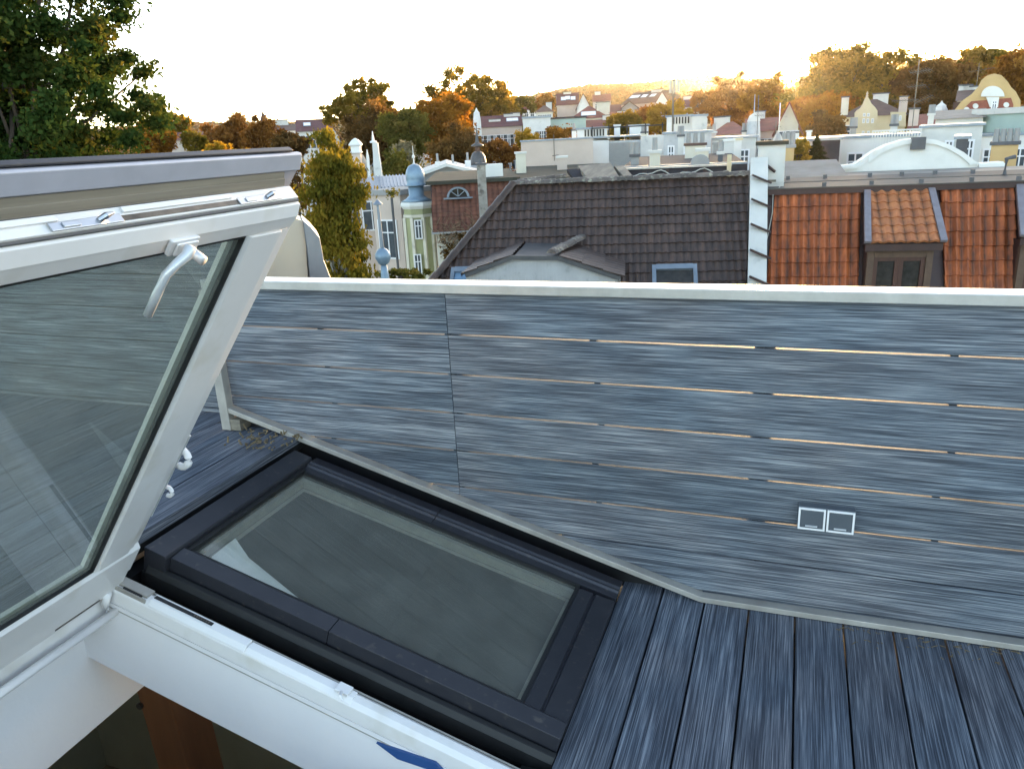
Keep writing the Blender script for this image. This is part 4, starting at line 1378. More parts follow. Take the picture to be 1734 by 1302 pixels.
# ---------------------------------------------------------------- white arched gable behind the orange roof
F3, W3, z3 = facade(1416, 1702, 290, 24.2, r1=25.2, y1=276)
Y3 = Vector((F3[0][1], F3[1][1], 0)); X3 = Vector((F3[0][0], F3[1][0], 0)); O3 = Vector((F3[0][3], F3[1][3], 0))
def on3(x, y, off=0):
    q = hit(x, y, O3 - Y3 * off, Y3) - O3
    return (q.dot(X3), q.z + 0)
zg3 = gz(O3.x, O3.y)
ag = fthing('arched_gable', F3, W3, 5, zg3, 'white arched gable wall with rounded top and a dark square vent', 'gable')
out = [(1416, 282), (1448, 278), (1460, 270), (1480, 256), (1503, 245), (1530, 237), (1556, 234), (1585, 237), (1610, 246), (1632, 258), (1650, 272), (1660, 277), (1700, 274)]
top = [on3(*q) for q in out]
CAMZ = 0
mb = MB().prism([(top[0][0], zg3), (top[-1][0], zg3)] + top[::-1], F3, 0, .45)
mb.build('wall', 'render_bright', ag)
inn = [(1470, 276), (1488, 262), (1508, 252), (1532, 245), (1556, 242), (1583, 245), (1606, 253), (1626, 265), (1640, 277)]
ti_ = [on3(*q) for q in inn]
outm = top[3:11]
mb = MB().prism([on3(1470, 266)] + [on3(x, y + 1) for x, y in out[3:11]] + [on3(1655, 277), on3(1640, 280)] + ti_[::-1], F3, -.07, -.002)
mb.build('arch_moulding', 'render_bright', ag)
mb = MB()
mb.prism([on3(1416, 284), on3(1450, 280), on3(1464, 271), on3(1464, 276), on3(1452, 285), on3(1416, 289)], F3, -.09, -.002)
mb.build('shoulder_moulding', 'render_bright', ag)
mb = MB()
mb.prism([on3(1656, 279), on3(1700, 276), on3(1700, 283), on3(1656, 286)], F3, -.09, -.002)
mb.build('shoulder_moulding', 'render_bright', ag)
a_, b_ = on3(1543, 233), on3(1564, 253)
MB().box(a_[0], b_[0], -.16, .02, b_[1], a_[1], F3).build('square_vent', 'render_dark', ag)
MB().box(.2, W3 - .2, .46, 5, zg3, z3 - .25, F3).build('rear_roof', 'pale_roof', ag)

# ---------------------------------------------------------------- brick-red mansard with the half-round window
F4, W4, z4 = facade(728, 880, 313, 31, y1=306)
X4 = Vector((F4[0][0], F4[1][0], 0)); Y4 = Vector((F4[0][1], F4[1][1], 0)); O4 = Vector((F4[0][3], F4[1][3], z4))
p4 = rad(76)
B4 = -Y4 * math.cos(p4) - Z * math.sin(p4); N4 = -Y4 * math.sin(p4) + Z * math.cos(p4)
zg4 = gz(O4.x, O4.y)
bh = fthing('brick_red_house', F4, W4, 8, zg4, 'house with a steep weathered red tile roof, half-round window and bare creepers', 'house')
bb4 = (hit(760, 393, O4, N4) - O4).dot(B4)
mb = MB()
nb4 = 12
tiles(mb, O4 + N4 * .02, X4, B4, N4, nb4, .22, bb4 / nb4, .03, lambda b: (0 if b > .8 else .1 - .12 * b, W4), lift=.03, samples=4)
mb.build('roof_tiles', 'tile_brick', bh)
T4 = Matrix(((X4.x, B4.x, N4.x, O4.x), (X4.y, B4.y, N4.y, O4.y), (X4.z, B4.z, N4.z, O4.z), (0, 0, 0, 1)))
MB().box(.02, W4, 0, bb4, -.25, -.012, T4).build('roof_deck', 'brown_metal', bh)
MB().box(-.15, W4, -.25, 9, z4 + .002, z4 + .14, F4).build('flat_top', 'roof_felt_green', bh)
zb4 = z4 - bb4 * math.sin(p4)
MB().box(.1, W4, -bb4 * math.cos(p4) + .15, 8, zg4, zb4 - .05, F4).build('wall', 'render_cream', bh)
MB().box(-.05, W4, -bb4 * math.cos(p4) - .12, -bb4 * math.cos(p4) + .6, zb4 - .049, zb4 + .02, F4).build('cornice', 'render_grey', bh)
MB().box(.1, W4, .27, 7.5, zb4 + .021, z4, F4).build('core_wall', 'render_dark', bh)
# half-round window
ca = hit(776, 334, O4, N4) - O4
cx4, cb4 = ca.dot(X4), ca.dot(B4)
rr4 = .44
cw = O4 + X4 * cx4 + B4 * cb4
Tw = Matrix(((X4.x, Y4.x, 0, cw.x), (X4.y, Y4.y, 0, cw.y), (0, 0, 1, cw.z), (0, 0, 0, 1)))
arc = [(math.cos(rad(a)) * rr4, math.sin(rad(a)) * rr4 * .9) for a in range(0, 181, 15)]
arci = [(x * .80, z * .80 + .02) for x, z in arc]
mb = MB().prism(arc + arci[::-1], Tw, -.25, .3)
hw_ = mb.build('half_round_window', 'zinc', bh)
MB().prism(arci, Tw, -.12, -.10).build('pane', 'pane_dark', hw_)
mb = MB()
for a in (45, 90, 135):
    mb.beam(Tw @ Vector((0, -.14, .03)), Tw @ Vector((math.cos(rad(a)) * rr4 * .8, -.14, math.sin(rad(a)) * rr4 * .72)), .03, .03)
mb.build('glazing_bar', 'zinc', hw_)
MB().box(-rr4 - .12, rr4 + .12, -.28, .1, -.05, -.002, Tw).build('window_sill', 'zinc', hw_)
for (u, w_) in ((.6, .8), (2.1, .8), (3.4, .8)):
    for k in (1, 2, 3):
        z = zb4 - 2.9 * k + .5
        window(bh, F4 @ Matrix.Translation((0, -bb4 * math.cos(p4) + .15, 0)), u, z, .9, 1.6)
MB().box(2.2, 2.9, 1.0, 1.7, z4 + .14, z4 + .62, F4).build('vent_housing', 'render_bright', bh)
# bare creepers over the tiles and wall
vt = thing('climbing_vine', F4 @ Vector((W4 * .3, -1, zg4)), 'bare brown climbing vine spread over the red tile roof and wall', 'vine')
mb = MB()
g = np.random.default_rng(8)
for i in range(55):
    a = W4 * (.0 + .75 * g.random()); b = bb4 * (1.25 - .1 * g.random())
    pts = []
    for k in range(7):
        hgt = .05 + .05 * g.random()
        if b > bb4:
            pts.append(F4 @ Vector((a, -bb4 * math.cos(p4) - .14, zb4 - (b - bb4))))
        else:
            pts.append(O4 + X4 * a + B4 * b + N4 * hgt)
        a += g.normal() * .16; b -= bb4 * .16 * g.random()
    mb.tube(pts, [.016, .015, .013, .012, .010, .008, .006], 4, cap=False)
mb.build('stem', 'vine', vt)
g2 = np.random.default_rng(9)
pts = np.array([tuple(F4 @ Vector((W4 * (.0 + .55 * g2.random()), -bb4 * math.cos(p4) - .12 - .15 * g2.random(), zb4 - 2.0 * g2.random()))) for _ in range(900)]) - np.array(vt.location)
V, Q = leaf_cloud(pts, .06 + .05 * g2.random(900))
rv = rot_of(F4).inverted()
V = V @ np.array(rv).T
mesh_np('leaves', V, Q, 'leaf_brown', vt, g2.random(900))

# ---------------------------------------------------------------- tall plastered chimney before it
Fh, Wh, zh = facade(807, 822, 280, 26.5)
tc_ = fthing('tall_chimney', Fh, Wh, .5, zh - 4.5, 'tall slim mottled plaster chimney rising beside the dark tiled hip', 'chimney')
MB().box(0, Wh, 0, .45, zh - 5, zh, Fh).build('stack', 'concrete', tc_)
MB().box(-.04, Wh + .04, -.04, .49, zh + .002, zh + .07, Fh).build('cap', 'render_dark', tc_)
MB().tube([Fh @ Vector((Wh / 2, .22, zh + .07)), Fh @ Vector((Wh / 2, .22, zh + .2))], .06, 7).build('flue', 'render_dark', tc_)

def at_r(x, y, r):
    return P(x, y, r)
def lathe_px(name, label, cat, cx, r, prof, parts, n=12, square=False, group=None, lean=0):
    """prof pieces: {part: [(half width px, y px), ...]} turned about a vertical axis through the photo column cx"""
    ref = P(cx, prof[min(1, len(prof) - 1)][2][0][1], r)
    base = Vector((ref.x, ref.y, P(cx, prof[-1][2][-1][1], r).z))
    t = thing(name, base, label, cat, group)
    k = (ref - CAM).length / FPX
    for nm, mname, pr, nn in [(q[0], q[1], q[2], q[3] if len(q) > 3 else n) for q in prof]:
        pp = [(max(.004, hw * k), P(cx, y, r).z - base.z) for hw, y in pr]
        T = Matrix.Translation(base)
        MB().lathe(pp[::-1], T, nn).build(nm, mname, t, smooth=nn > 10)
    return t, base, k

# green corner tower with the blue onion dome
gt, gb, gk = lathe_px('corner_tower', 'green and cream corner tower with blue grey onion dome and thin spire', 'tower', 701, 36, [
    ('spire', 'render_bright', [(.4, 247), (.7, 262), (2.4, 264), (2.6, 267), (1.0, 269), (1.4, 276), (3.0, 279)], 10),
    ('onion_dome', 'copper_blue', [(3.0, 278), (9, 281), (13, 287), (15.2, 295), (15.2, 303), (14.2, 311), (16.5, 313), (16.5, 315)], 16),
    ('dome_neck', 'copper_blue', [(12.5, 315.5), (12.5, 331), (17, 336), (26, 341)], 16),
    ('cornice', 'render_bright', [(27, 341.5), (28.5, 344), (28.5, 348), (25, 353)], 8),
    ('frieze', 'render_green', [(24, 353.2), (24, 362)], 8),
    ('band', 'render_cream', [(25.5, 362.2), (25.5, 367)], 8),
    ('wall', 'render_green', [(23.5, 367.2), (23.5, 640)], 8)], [])
def tower_win(cx, y0, y1, hw):
    """window on the tower front, towards the camera"""
    q = P(cx, y1, 36 - 23.5 * gk - .06)
    dirx = _r.copy()
    Fx = Matrix(((dirx.x, -dirx.y, 0, q.x), (dirx.y, dirx.x, 0, q.y), (0, 0, 1, 0), (0, 0, 0, 1)))
    h = P(cx, y0, 36 - 23.5 * gk).z - q.z
    window(gt, Fx, -hw * gk, q.z, 2 * hw * gk, h, mull=1, fw=.05)
tower_win(710, 372, 405, 6)
tower_win(710, 430, 470, 6)
mb = MB()
for a in range(8):
    t_ = 2 * math.pi * a / 8
    x, y = math.cos(t_) * 23.8 * gk, math.sin(t_) * 23.8 * gk
    mb.box(x - .07, x + .07, y - .07, y + .07, -6, P(701, 367.5, 36).z - gb.z, Matrix.Translation(gb))
mb.build('pilasters', 'render_cream', gt)

# pink corner building next to it
F5, W5, z5 = facade(628, 676, 322, 39, r1=38)
pk = house('pink_building', 'pale pink corner house with tall white windows beside the green tower', 628, 676, 322, 39, roof='flat', dep=8, wall='render_pink', roofm='render_grey', wins=[(1, 1.4, 3, 3.0, .2, .75)], r1=38, winw=1.15, winh=1.9)[0]
Fp = facade(664, 684, 325, 37.5)[0]
MB().tube([Fp @ Vector((-.05, -.1, z5 - .3)), Fp @ Vector((-.05, -.1, z5 - 9))], .06, 6).build('drain_pipe', 'render_dark', pk)
zn = house('zinc_roofed_house', 'low house with ribbed zinc roof behind the birch', 560, 690, 320, 41, 299, 'gable', dep=4.5, wall='render_pink', roofm='zinc', wins=[(3, .6, 1, 3)], xr=640)
t_, Fz, Wz, ez, zbz = zn
mb = MB()
zr_ = P(640, 299, 43.2).z
for i in range(22):
    x = Wz * (i + .5) / 22
    a = Fz @ Vector((x, -.2, ez + .04)); b = Fz @ Vector((x, 2.2, zr_ + .03))
    mb.beam(a, b, .05, .06)
mb.build('roof_rib', 'zinc', t_)
# white ornate towers
wt = thing('ornate_gable', P(628, 320, 46), 'white ornate gable with two slim towers and an arched window beside the birch', 'gable')
def sqt(prof, cx, name, m, n=4, r=46):
    base = wt.location.copy(); q = P(cx, 300, r)
    k = (q - CAM).length / FPX
    pp = [(max(.004, hw * k * 1.35), P(cx, y, r).z) for hw, y in prof]
    az = math.atan2(_r.y, _r.x)
    T = Matrix.Translation((q.x, q.y, 0)) @ Matrix.Rotation(az, 4, 'Z')
    return MB().lathe(pp[::-1], T, n, square=True).build(name, m, wt)
sqt([(1, 234), (5, 237), (10, 244), (10, 246), (7.5, 248), (7.5, 256), (9, 257), (9, 259), (7, 260)], 608, 'tower_head', 'render_bright')
sqt([(7, 260.2), (7, 330)], 608, 'tower_shaft', 'render_pink')
sqt([(.5, 222), (2.2, 238), (5, 239), (5, 242)], 638, 'tower_head', 'render_bright')
sqt([(4.5, 242.2), (4.8, 262), (6, 280), (6.5, 330)], 641, 'tower_shaft', 'render_white')
sqt([(.4, 253), (2.2, 266), (2.4, 330)], 626, 'pinnacle', 'render_bright')
Fo, Wo, zo = facade(600, 654, 290, 46)
def on_o(x, y):
    q = hit(x, y, (Fo[0][3], Fo[1][3], 0), (Fo[0][1], Fo[1][1], 0))
    return ((q - Vector((Fo[0][3], Fo[1][3], 0))).dot(Vector((Fo[0][0], Fo[1][0], 0))), q.z)
MB().prism([on_o(*q) for q in ((600, 335), (600, 290), (604, 262), (614, 262), (624, 278), (630, 284), (634, 282), (650, 300), (655, 335))], Fo, .4, .8).build('wall', 'render_white', wt)
MB().prism([on_o(*q) for q in ((628, 283), (637, 268), (648, 282))], Fo, .1, 1.2).build('roof', 'slate', wt)
ar = [on_o(616 + 5 * math.cos(rad(a)), 291 - 6 * math.sin(rad(a))) for a in range(0, 181, 20)]
MB().prism([on_o(621, 306)] + ar + [on_o(611, 306)], Fo, .32, .39).build('arched_window', 'pane', wt)
MB().prism([on_o(*q) for q in ((630, 290), (645, 290), (645, 304), (630, 304))], Fo, .36, .39).build('panel', 'render_grey', wt)
# dark bell-roofed turret
lathe_px('bell_roof_turret', 'dark slate bell roof with flared rim and needle spire behind the tall chimney', 'turret', 808, 50, [
    ('needle', 'slate', [(.4, 208), (1.0, 222), (3.2, 240), (4.6, 243)], 8),
    ('rim', 'slate', [(4.8, 243.3), (10, 246), (10, 248), (4.0, 249)], 12),
    ('neck', 'roof_brown', [(4.0, 249.3), (4.2, 256)], 8),
    ('bell_roof', 'slate', [(4.5, 256.3), (9, 260), (12, 267), (13, 276), (13, 279)], 14),
    ('skirt', 'render_grey', [(14, 279.3), (24, 285), (24, 287), (13, 288)], 14),
    ('drum', 'zinc', [(12, 288.2), (12, 330)], 12)], [])
# spire with ball close by
lathe_px('finial_spire', 'blue grey metal finial with a ball and small pointed hat above the balustrade', 'finial', 640, 12, [
    ('hat', 'zinc', [(.5, 338), (7.5, 345), (7.5, 347), (2.5, 348)], 10),
    ('rod', 'zinc', [(2.2, 348.3), (2.6, 380), (3.2, 420)], 10),
    ('ball', 'copper_blue', [(3.2, 420.3), (9, 424), (13, 431), (13, 438), (9, 446), (5, 450)], 16),
    ('cone', 'copper_blue', [(5, 450.3), (6.5, 465), (9, 490), (14, 540)], 12)], [])
# grey low-gabled house
gh = house('grey_gabled_house', 'grey rendered house with a low pale-edged gable roof behind the onion dome', 703, 812, 299, 44, 282, 'front', dep=8, wall='render_grey', roofm='render_white', over=.4, xr=757)[0]
_F, _W, _z = facade(738, 768, 296, 40)
tag_b = thing('roof_box', _F @ Vector((_W / 2, .5, _z - 1.5)), 'pale blue louvred ventilation box above the half-round window', 'vent box', rot=rot_of(_F))
MB().box(.1, _W - .2, 0, .9, _z - 2.2, _z, _F).build('casing', 'corrugated', tag_b)
mb = MB()
for i in range(4):
    mb.box(.15, _W - .25, -.06, -.002, _z - .2 - .2 * i, _z - .12 - .2 * i, _F)
mb.build('louvres', 'zinc', tag_b)
for (x, y0, y1, w_, nm) in ((741, 270, 282, 9, 'left of the gable ridge'), (767, 272, 282, 14, 'right of the gable ridge'), (792, 268, 282, 10, 'beside the bell turret')):
    _F, _W, _z = facade(x - w_ / 2, x + w_ / 2, y0 + 4, 47)
    q = fthing('chimney', _F, _W, .5, _z - 2, 'small white chimney with a thin flue ' + nm, 'chimney', 'white chimneys behind the grey gable')
    MB().box(0, _W, 0, .5, _z - 2.5, _z, _F).build('stack', 'render_bright', q)
    MB().tube([_F @ Vector((_W * .5, .25, _z)), _F @ Vector((_W * .5, .25, _z + .45))], .07, 6).build('flue', 'render_grey', q)

# ---------------------------------------------------------------- flat roofs behind the dark tiled house
F6, W6, z6 = facade(850, 1010, 308, 31.5, r1=31, y1=294)
fb = fthing('felt_roof_building', F6, W6, 9, gz(F6[0][3], F6[1][3]), 'building with sloping grey felt roof before the cream fire wall', 'building')
zb6 = P(890, 283, 40).z
mb = MB(); yz_prism(mb, [(0, z6 - .3), (0, z6), (9, zb6), (9, z6 - .3)], -.5, W6, F6)
mb.build('roof', 'roof_felt_green', fb)
MB().box(-.3, W6 - .1, .2, 8.8, gz(F6[0][3], F6[1][3]), z6 - .301, F6).build('wall', 'render_grey', fb)
a = P(876, 309, 20.8); b = P(958, 300, 20.8)
caps(a, b, .24, .10, 'tile_ridge', 'ridge_roll', dh)
mb = MB(); mb.add([P(960, 287, 23), P(1050, 283, 23), P(1050, 303, 22.6), P(975, 306, 22.6), P(960, 287, 23.3) - Z * .1, P(1050, 283, 23.3) - Z * .1, P(1050, 303, 23) - Z * .1, P(975, 306, 23) - Z * .1], [(0, 1, 2, 3), (7, 6, 5, 4), (0, 4, 5, 1), (1, 5, 6, 2), (2, 6, 7, 3), (3, 7, 4, 0)])
mb.build('roof_fold', 'roof_mauve', dh)
# plank hatch
rh = thing('roof_hatch', P(1020, 302, 21.6), 'slanted weathered plank-covered roof hatch behind the dark ridge', 'roof hatch')
def slab(mb, px, r0, r1, th=.12):
    q = [P(x, y, r) for (x, y), r in zip(px, (r0, r0, r1, r1))]
    n = (q[1] - q[0]).cross(q[3] - q[0]).normalized()
    n = n if n.z > 0 else -n
    v = q + [p_ - n * th for p_ in q]
    mb.add(v, [(0, 1, 2, 3), (7, 6, 5, 4), (0, 4, 5, 1), (1, 5, 6, 2), (2, 6, 7, 3), (3, 7, 4, 0)])
mb = MB(); slab(mb, [(978, 281), (1034, 276), (1052, 305), (1000, 308)], 23.4, 21.2)
mb.build('plank_cover', 'roof_wood', rh)
mb = MB(); slab(mb, [(1040, 281), (1056, 281), (1076, 303), (1062, 305)], 23.0, 21.2, .2)
mb.build('side_cover', 'roof_wood', rh)
mb = MB(); mb.add([P(978, 284, 23.5), P(1052, 284, 23.5), P(1060, 308, 22.2), P(995, 310, 22.2)] + [p_ - Z * 2.5 for p_ in (P(978, 284, 23.5), P(1052, 284, 23.5), P(1060, 308, 22.2), P(995, 310, 22.2))], [(0, 1, 2, 3), (7, 6, 5, 4), (0, 4, 5, 1), (1, 5, 6, 2), (2, 6, 7, 3), (3, 7, 4, 0)])
mb.build('base', 'render_dark', rh)
# dark glazed parapet with posts
F7, W7, z7 = facade(1058, 1236, 286, 23, y1=283)
dp = fthing('dark_parapet', F7, W7, 6, z7 - 1, 'dark panelled roof parapet with brown posts and a sagging pale cable', 'parapet')
MB().box(0, W7, 0, .12, z7 - 1.2, z7, F7).build('panel', 'roof_mauve', dp)
for i, x in enumerate((1092, 1130, 1162, 1195)):
    u = (x - 1058) / (1236 - 1058) * W7
    MB().box(u - .06, u + .06, -.05, -.002, z7 - 1.0, z7 - .05, F7).build('post', 'brown_metal', dp)
MB().box(-.05, W7 + .05, -.08, .14, z7 + .002, z7 + .05, F7).build('coping', 'alu_dull', dp)
pts = [F7 @ Vector((W7 * t, -.08, z7 - .12 - .05 * math.sin(t * 15) - .04 * math.sin(t * 31))) for t in np.linspace(.02, .97, 24)]
MB().tube(pts, .016, 5).build('cable', 'cable', dp)
MB().box(W7 * .97, W7 + .03, -.10, -.09, z7 - .7, z7 + .3, F7).build('corner_post', 'render_yellow', dp)
# mauve roof behind it
F8, W8, z8 = facade(1050, 1265, 284, 25, y1=280)
m8 = fthing('mauve_roof_building', F8, W8, 8, gz(F8[0][3], F8[1][3]), 'flat building with dark mauve roof sheeting and clutter along its edge', 'building')
zb8 = P(1150, 262, 34).z
mb = MB(); yz_prism(mb, [(0, z8 - .25), (0, z8), (8.5, zb8), (8.5, z8 - .25)], 0, W8, F8)
mb.build('roof', 'roof_mauve', m8)
MB().box(.1, W8 - .1, .15, 8.3, gz(F8[0][3], F8[1][3]), z8 - .251, F8).build('wall', 'render_grey', m8)
MB().box(0, W8, -.05, .10, z8 + .002, z8 + .07, F8).build('edge_trim', 'zinc', m8)
def stack(x0, x1, y0, y1, r, m, label, pots=0, capm=None, dep=.6, name='chimney', cat='chimney', group=None, dish=False):
    F_, W_, z_ = facade(x0, x1, y0, r)
    zb_ = P((x0 + x1) / 2, y1, r).z - .25
    t = fthing(name, F_, W_, dep, zb_, label, cat, group)
    MB().box(0, W_, 0, dep, zb_ - .4, z_, F_).build('stack', m, t)
    if capm:
        MB().box(-.05, W_ + .05, -.05, dep + .05, z_ + .002, z_ + .09, F_).build('cap', capm, t)
    for k in range(pots):
        u = W_ * (k + .5) / pots
        MB().tube([F_ @ Vector((u, dep / 2, z_ + .09)), F_ @ Vector((u, dep / 2, z_ + .45))], [.09, .075], 7).build('pot', 'render_grey', t)
    if dish:
        c = F_ @ Vector((W_ * .3, -.2, z_ - .35))
        dsh = MB()
        ax = Matrix.Translation(c) @ rot_of(F_).to_4x4() @ Matrix.Rotation(rad(78), 4, 'X')
        dsh.lathe([(.02, -.06), (.16, -.04), (.27, .0), (.285, .02), (.26, .015), (.15, -.02), (.02, -.04)], ax, 16)
        dsh.build('satellite_dish', 'render_grey', t, smooth=True)
    return t
stack(1100, 1118, 260, 283, 24.6, 'render_cream', 'square cream chimney with a round grille on the mauve roof', 1, 'render_white')
stack(1180, 1200, 257, 285, 24.4, 'render_cream', 'cream chimney carrying a grey satellite dish', 0, 'render_white', dish=True)
stack(943, 960, 268, 284, 36, 'render_pink', 'small pinkish block chimney below the cream fire wall', 0, 'render_white')
stack(873, 890, 261, 288, 35, 'render_cream', 'stout cream chimney with a domed cap at the left end of the cream fire wall', 0, 'render_white')
stack(1160, 1195, 247, 268, 30, 'render_cream', 'wide cream stack cluttered with tiles and pots', 3, 'roof_brown')
stack(1226, 1243, 240, 268, 33, 'render_white', 'tall white stack beside the grey one', 0, 'render_bright')
stack(1243, 1256, 238, 262, 35, 'render_bright', 'bright white stack with yellow cap left of the stepped wall', 0, 'render_yellow')
stack(1208, 1226, 245, 270, 33.5, 'render_grey', 'grey box stack on the far flat roof', 0, 'render_grey')
stack(1323, 1345, 251, 274, 26, 'render_ochre', 'ochre chimney with grey pots right behind the stepped wall', 3, 'render_grey')
stack(1679, 1725, 246, 268, 27.5, 'render_ochre', 'large ochre brick chimney with four pots right of the arched gable', 4, 'render_dark', dep=.9)
for i, (x0, x1, y0, y1, r, m, lab, pots) in enumerate((
    (1040, 1050, 214, 232, 46, 'render_bright', 'slim white chimney above the white slotted block', 0),
    (1086, 1096, 226, 242, 44, 'render_cream', 'small cream chimney over the black railing', 2),
    (1148, 1158, 232, 250, 36, 'render_white', 'small white flue block on the long pale flat block', 2),
    (1205, 1213, 226, 246, 42, 'render_pink', 'thin pinkish chimney at the left end of the low white block', 1),
    (1256, 1268, 224, 242, 44, 'render_white', 'white chimney in front of the red barn roof', 2),
    (1340, 1352, 226, 246, 46, 'render_bright', 'bright white chimney left of the fir tree', 0),
    (1366, 1374, 224, 242, 48, 'render_bright', 'narrow bright chimney behind the fir tree tip', 0),
    (1440, 1450, 218, 236, 38, 'render_grey', 'grey chimney on the white flat-topped block', 3),
    (1508, 1520, 214, 234, 36, 'render_white', 'white chimney between railing and Dutch gable house', 2),
    (1572, 1582, 196, 218, 40, 'render_white', 'white chimney before the terracotta roof', 2),
    (1700, 1712, 214, 234, 43, 'render_bright', 'white chimney in front of the mint wall', 2),
    (968, 976, 222, 238, 50, 'render_bright', 'thin white chimney left of the slotted white block', 1),
    (1216, 1224, 262, 276, 27, 'render_dark', 'small dark vent stack on the mauve roof edge', 1),
    (1068, 1082, 266, 280, 27, 'render_grey', 'low grey vent block at the left of the mauve roof', 2))):
    stack(x0, x1, y0, y1, r, m, lab, pots, 'render_dark' if i % 3 else 'render_white')
# cream fire wall
F9, W9, z9 = facade(882, 1004, 240, 41.5, y1=236)
cf = fthing('cream_fire_wall', F9, W9, 2, z9 - 4, 'long blank cream fire wall with an aerial leaning on it', 'fire wall')
MB().box(0, W9, 0, .5, z9 - 8, z9, F9).build('wall', 'render_pink', cf)
MB().box(-.05, W9 + .05, -.05, .55, z9 + .002, z9 + .08, F9).build('coping', 'zinc', cf)
mb = MB()
u = (938 - 882) / (1004 - 882) * W9
mb.tube([F9 @ Vector((u, -.1, z9 - 1.0)), F9 @ Vector((u, -.1, z9 + .3))], .02, 5)
mb.tube([F9 @ Vector((u - .1, -.1, z9 - .75)), F9 @ Vector((u + .22, -.1, z9 - .72))], .018, 5)
mb.build('aerial', 'steel_dark', cf)
# corrugated roof house with railing
F10, W10, z10 = facade(1000, 1125, 244, 43, y1=228)
cr = fthing('corrugated_block', F10, W10, 6, z10 - 4, 'pale roof-top block of corrugated sheets with black railing', 'roof block')
MB().box(0, W10 * .25, 0, 5, z10 - 5, z10, F10).build('white_panel', 'render_bright', cr)
MB().box(W10 * .252, W10 * .68, .05, 5, z10 - 5, z10 - .06, F10).build('grey_panel', 'corrugated', cr)
MB().box(W10 * .682, W10, .02, 5, z10 - 5, z10 + .12, F10).build('white_panel', 'render_white', cr)
mb = MB()
for i in range(34):
    u = W10 * .255 + W10 * .42 * i / 34
    mb.box(u, u + .03, .02, .0495, z10 - 2.5, z10 - .15, F10)
mb.build('sheet_rib', 'render_grey', cr)
MB().box(-.05, W10 * .68, -.08, 5, z10 + .125, z10 + .2, F10).build('roof_edge', 'zinc', cr)
mb = MB()
for u in (.02, .25, .5, .75, .98):
    mb.box(u * W10 - .03, u * W10 + .03, .5, .56, z10 + .201, z10 + .75, F10)
mb.box(0, W10, .51, .55, z10 + .60, z10 + .66, F10)
mb.build('railing', 'gasket', cr)
# white boxes behind
def wbox(x0, x1, y0, y1, r, m, label, teeth=0, dep=3, roofm='zinc', cat='roof block', name='roof_block', wins=0):
    F_, W_, z_ = facade(x0, x1, y0, r)
    zb_ = P((x0 + x1) / 2, y1, r).z
    t = fthing(name, F_, W_, dep, zb_, label, cat)
    MB().box(0, W_, 0, dep, zb_ - 3, z_, F_).build('wall', m, t)
    MB().box(-.08, W_ + .08, -.08, dep, z_ + .002, z_ + .10, F_).build('roof_edge', roofm, t)
    if teeth:
        mb = MB()
        for i in range(teeth):
            u = W_ * (.25 + .7 * i / teeth)
            mb.box(u, u + W_ * .35 / teeth, -.05, -.002, z_ - .38, z_ - .02, F_)
        mb.build('vent_slots', 'pane_dark', t)
    for i in range(wins):
        window(t, F_, W_ * (i + .25) / wins, z_ - 1.6, W_ * .45 / wins, 1.1)
    return t
wbox(977, 1028, 219, 240, 45, 'render_bright', 'white roof block with a row of dark slots under its edge', 7)
wbox(1066, 1098, 214, 226, 48, 'render_bright', 'small plain white roof block left of the mast')
wbox(1129, 1172, 198, 224, 47, 'render_bright', 'white block under the antenna mast with dark vents', 6, wins=0)
wbox(1172, 1197, 197, 226, 46, 'render_white', 'pale grey blank block right of the antenna mast')
wbox(1124, 1205, 226, 262, 38, 'corrugated', 'long pale flat roof block below the antenna mast', 0, wins=3)
wbox(1206, 1282, 235, 262, 40, 'render_white', 'low white roof block in front of the red half-timbered houses', 0, wins=2)
wbox(1420, 1555, 233, 262, 33, 'render_bright', 'white flat-topped block with grey recess left of the arched gable', 0, wins=2)
wbox(1356, 1380, 240, 264, 30, 'render_white', 'small white parapet block beside the fir tree')
wbox(1381, 1423, 238, 268, 29.5, 'roof_mauve', 'dark grey flat block left of the arched gable')
wbox(1560, 1665, 215, 262, 36, 'render_white', 'white balconied block behind the arched gable', 0, wins=3)
wbox(1620, 1640, 236, 266, 30, 'render_dark', 'dark narrow stack behind the right shoulder of the arched gable')
wbox(1655, 1760, 230, 262, 40, 'render_bright', 'bright white terrace block at the right edge', 0, wins=2)
# antenna mast
am = thing('antenna_mast', P(1139, 226, 46.5), 'antenna mast with three pale panel antennas above the white block', 'mast')
q = am.location; k = (q - CAM).length / FPX
zt_ = P(1142, 136, 46.5).z
MB().tube([q - Z * .5, Vector((q.x, q.y, zt_))], .055, 7).build('pole', 'steel_dark', am)
for dx, y0, y1, w_ in ((-4.5, 137, 158, 3.6), (0.5, 138, 159, 1.8), (3, 137, 157, 1.8), (8.0, 137, 157, 4.2)):
    z0, z1 = P(1140, y1, 46.5).z, P(1140, y0, 46.5).z
    c = q + _r * (dx * k)
    MB().box(-w_ * k / 2, w_ * k / 2, -.08, .08, z0, z1, Matrix.Translation((c.x, c.y, 0))).build('panel_antenna', 'render_cream', am)
z0 = P(1140, 162, 46.5).z
MB().beam(Vector((q.x, q.y, z0)) - _r * (7 * k), Vector((q.x, q.y, z0)) + _r * (10 * k), .06, .06).build('cross_arm', 'steel_dark', am)
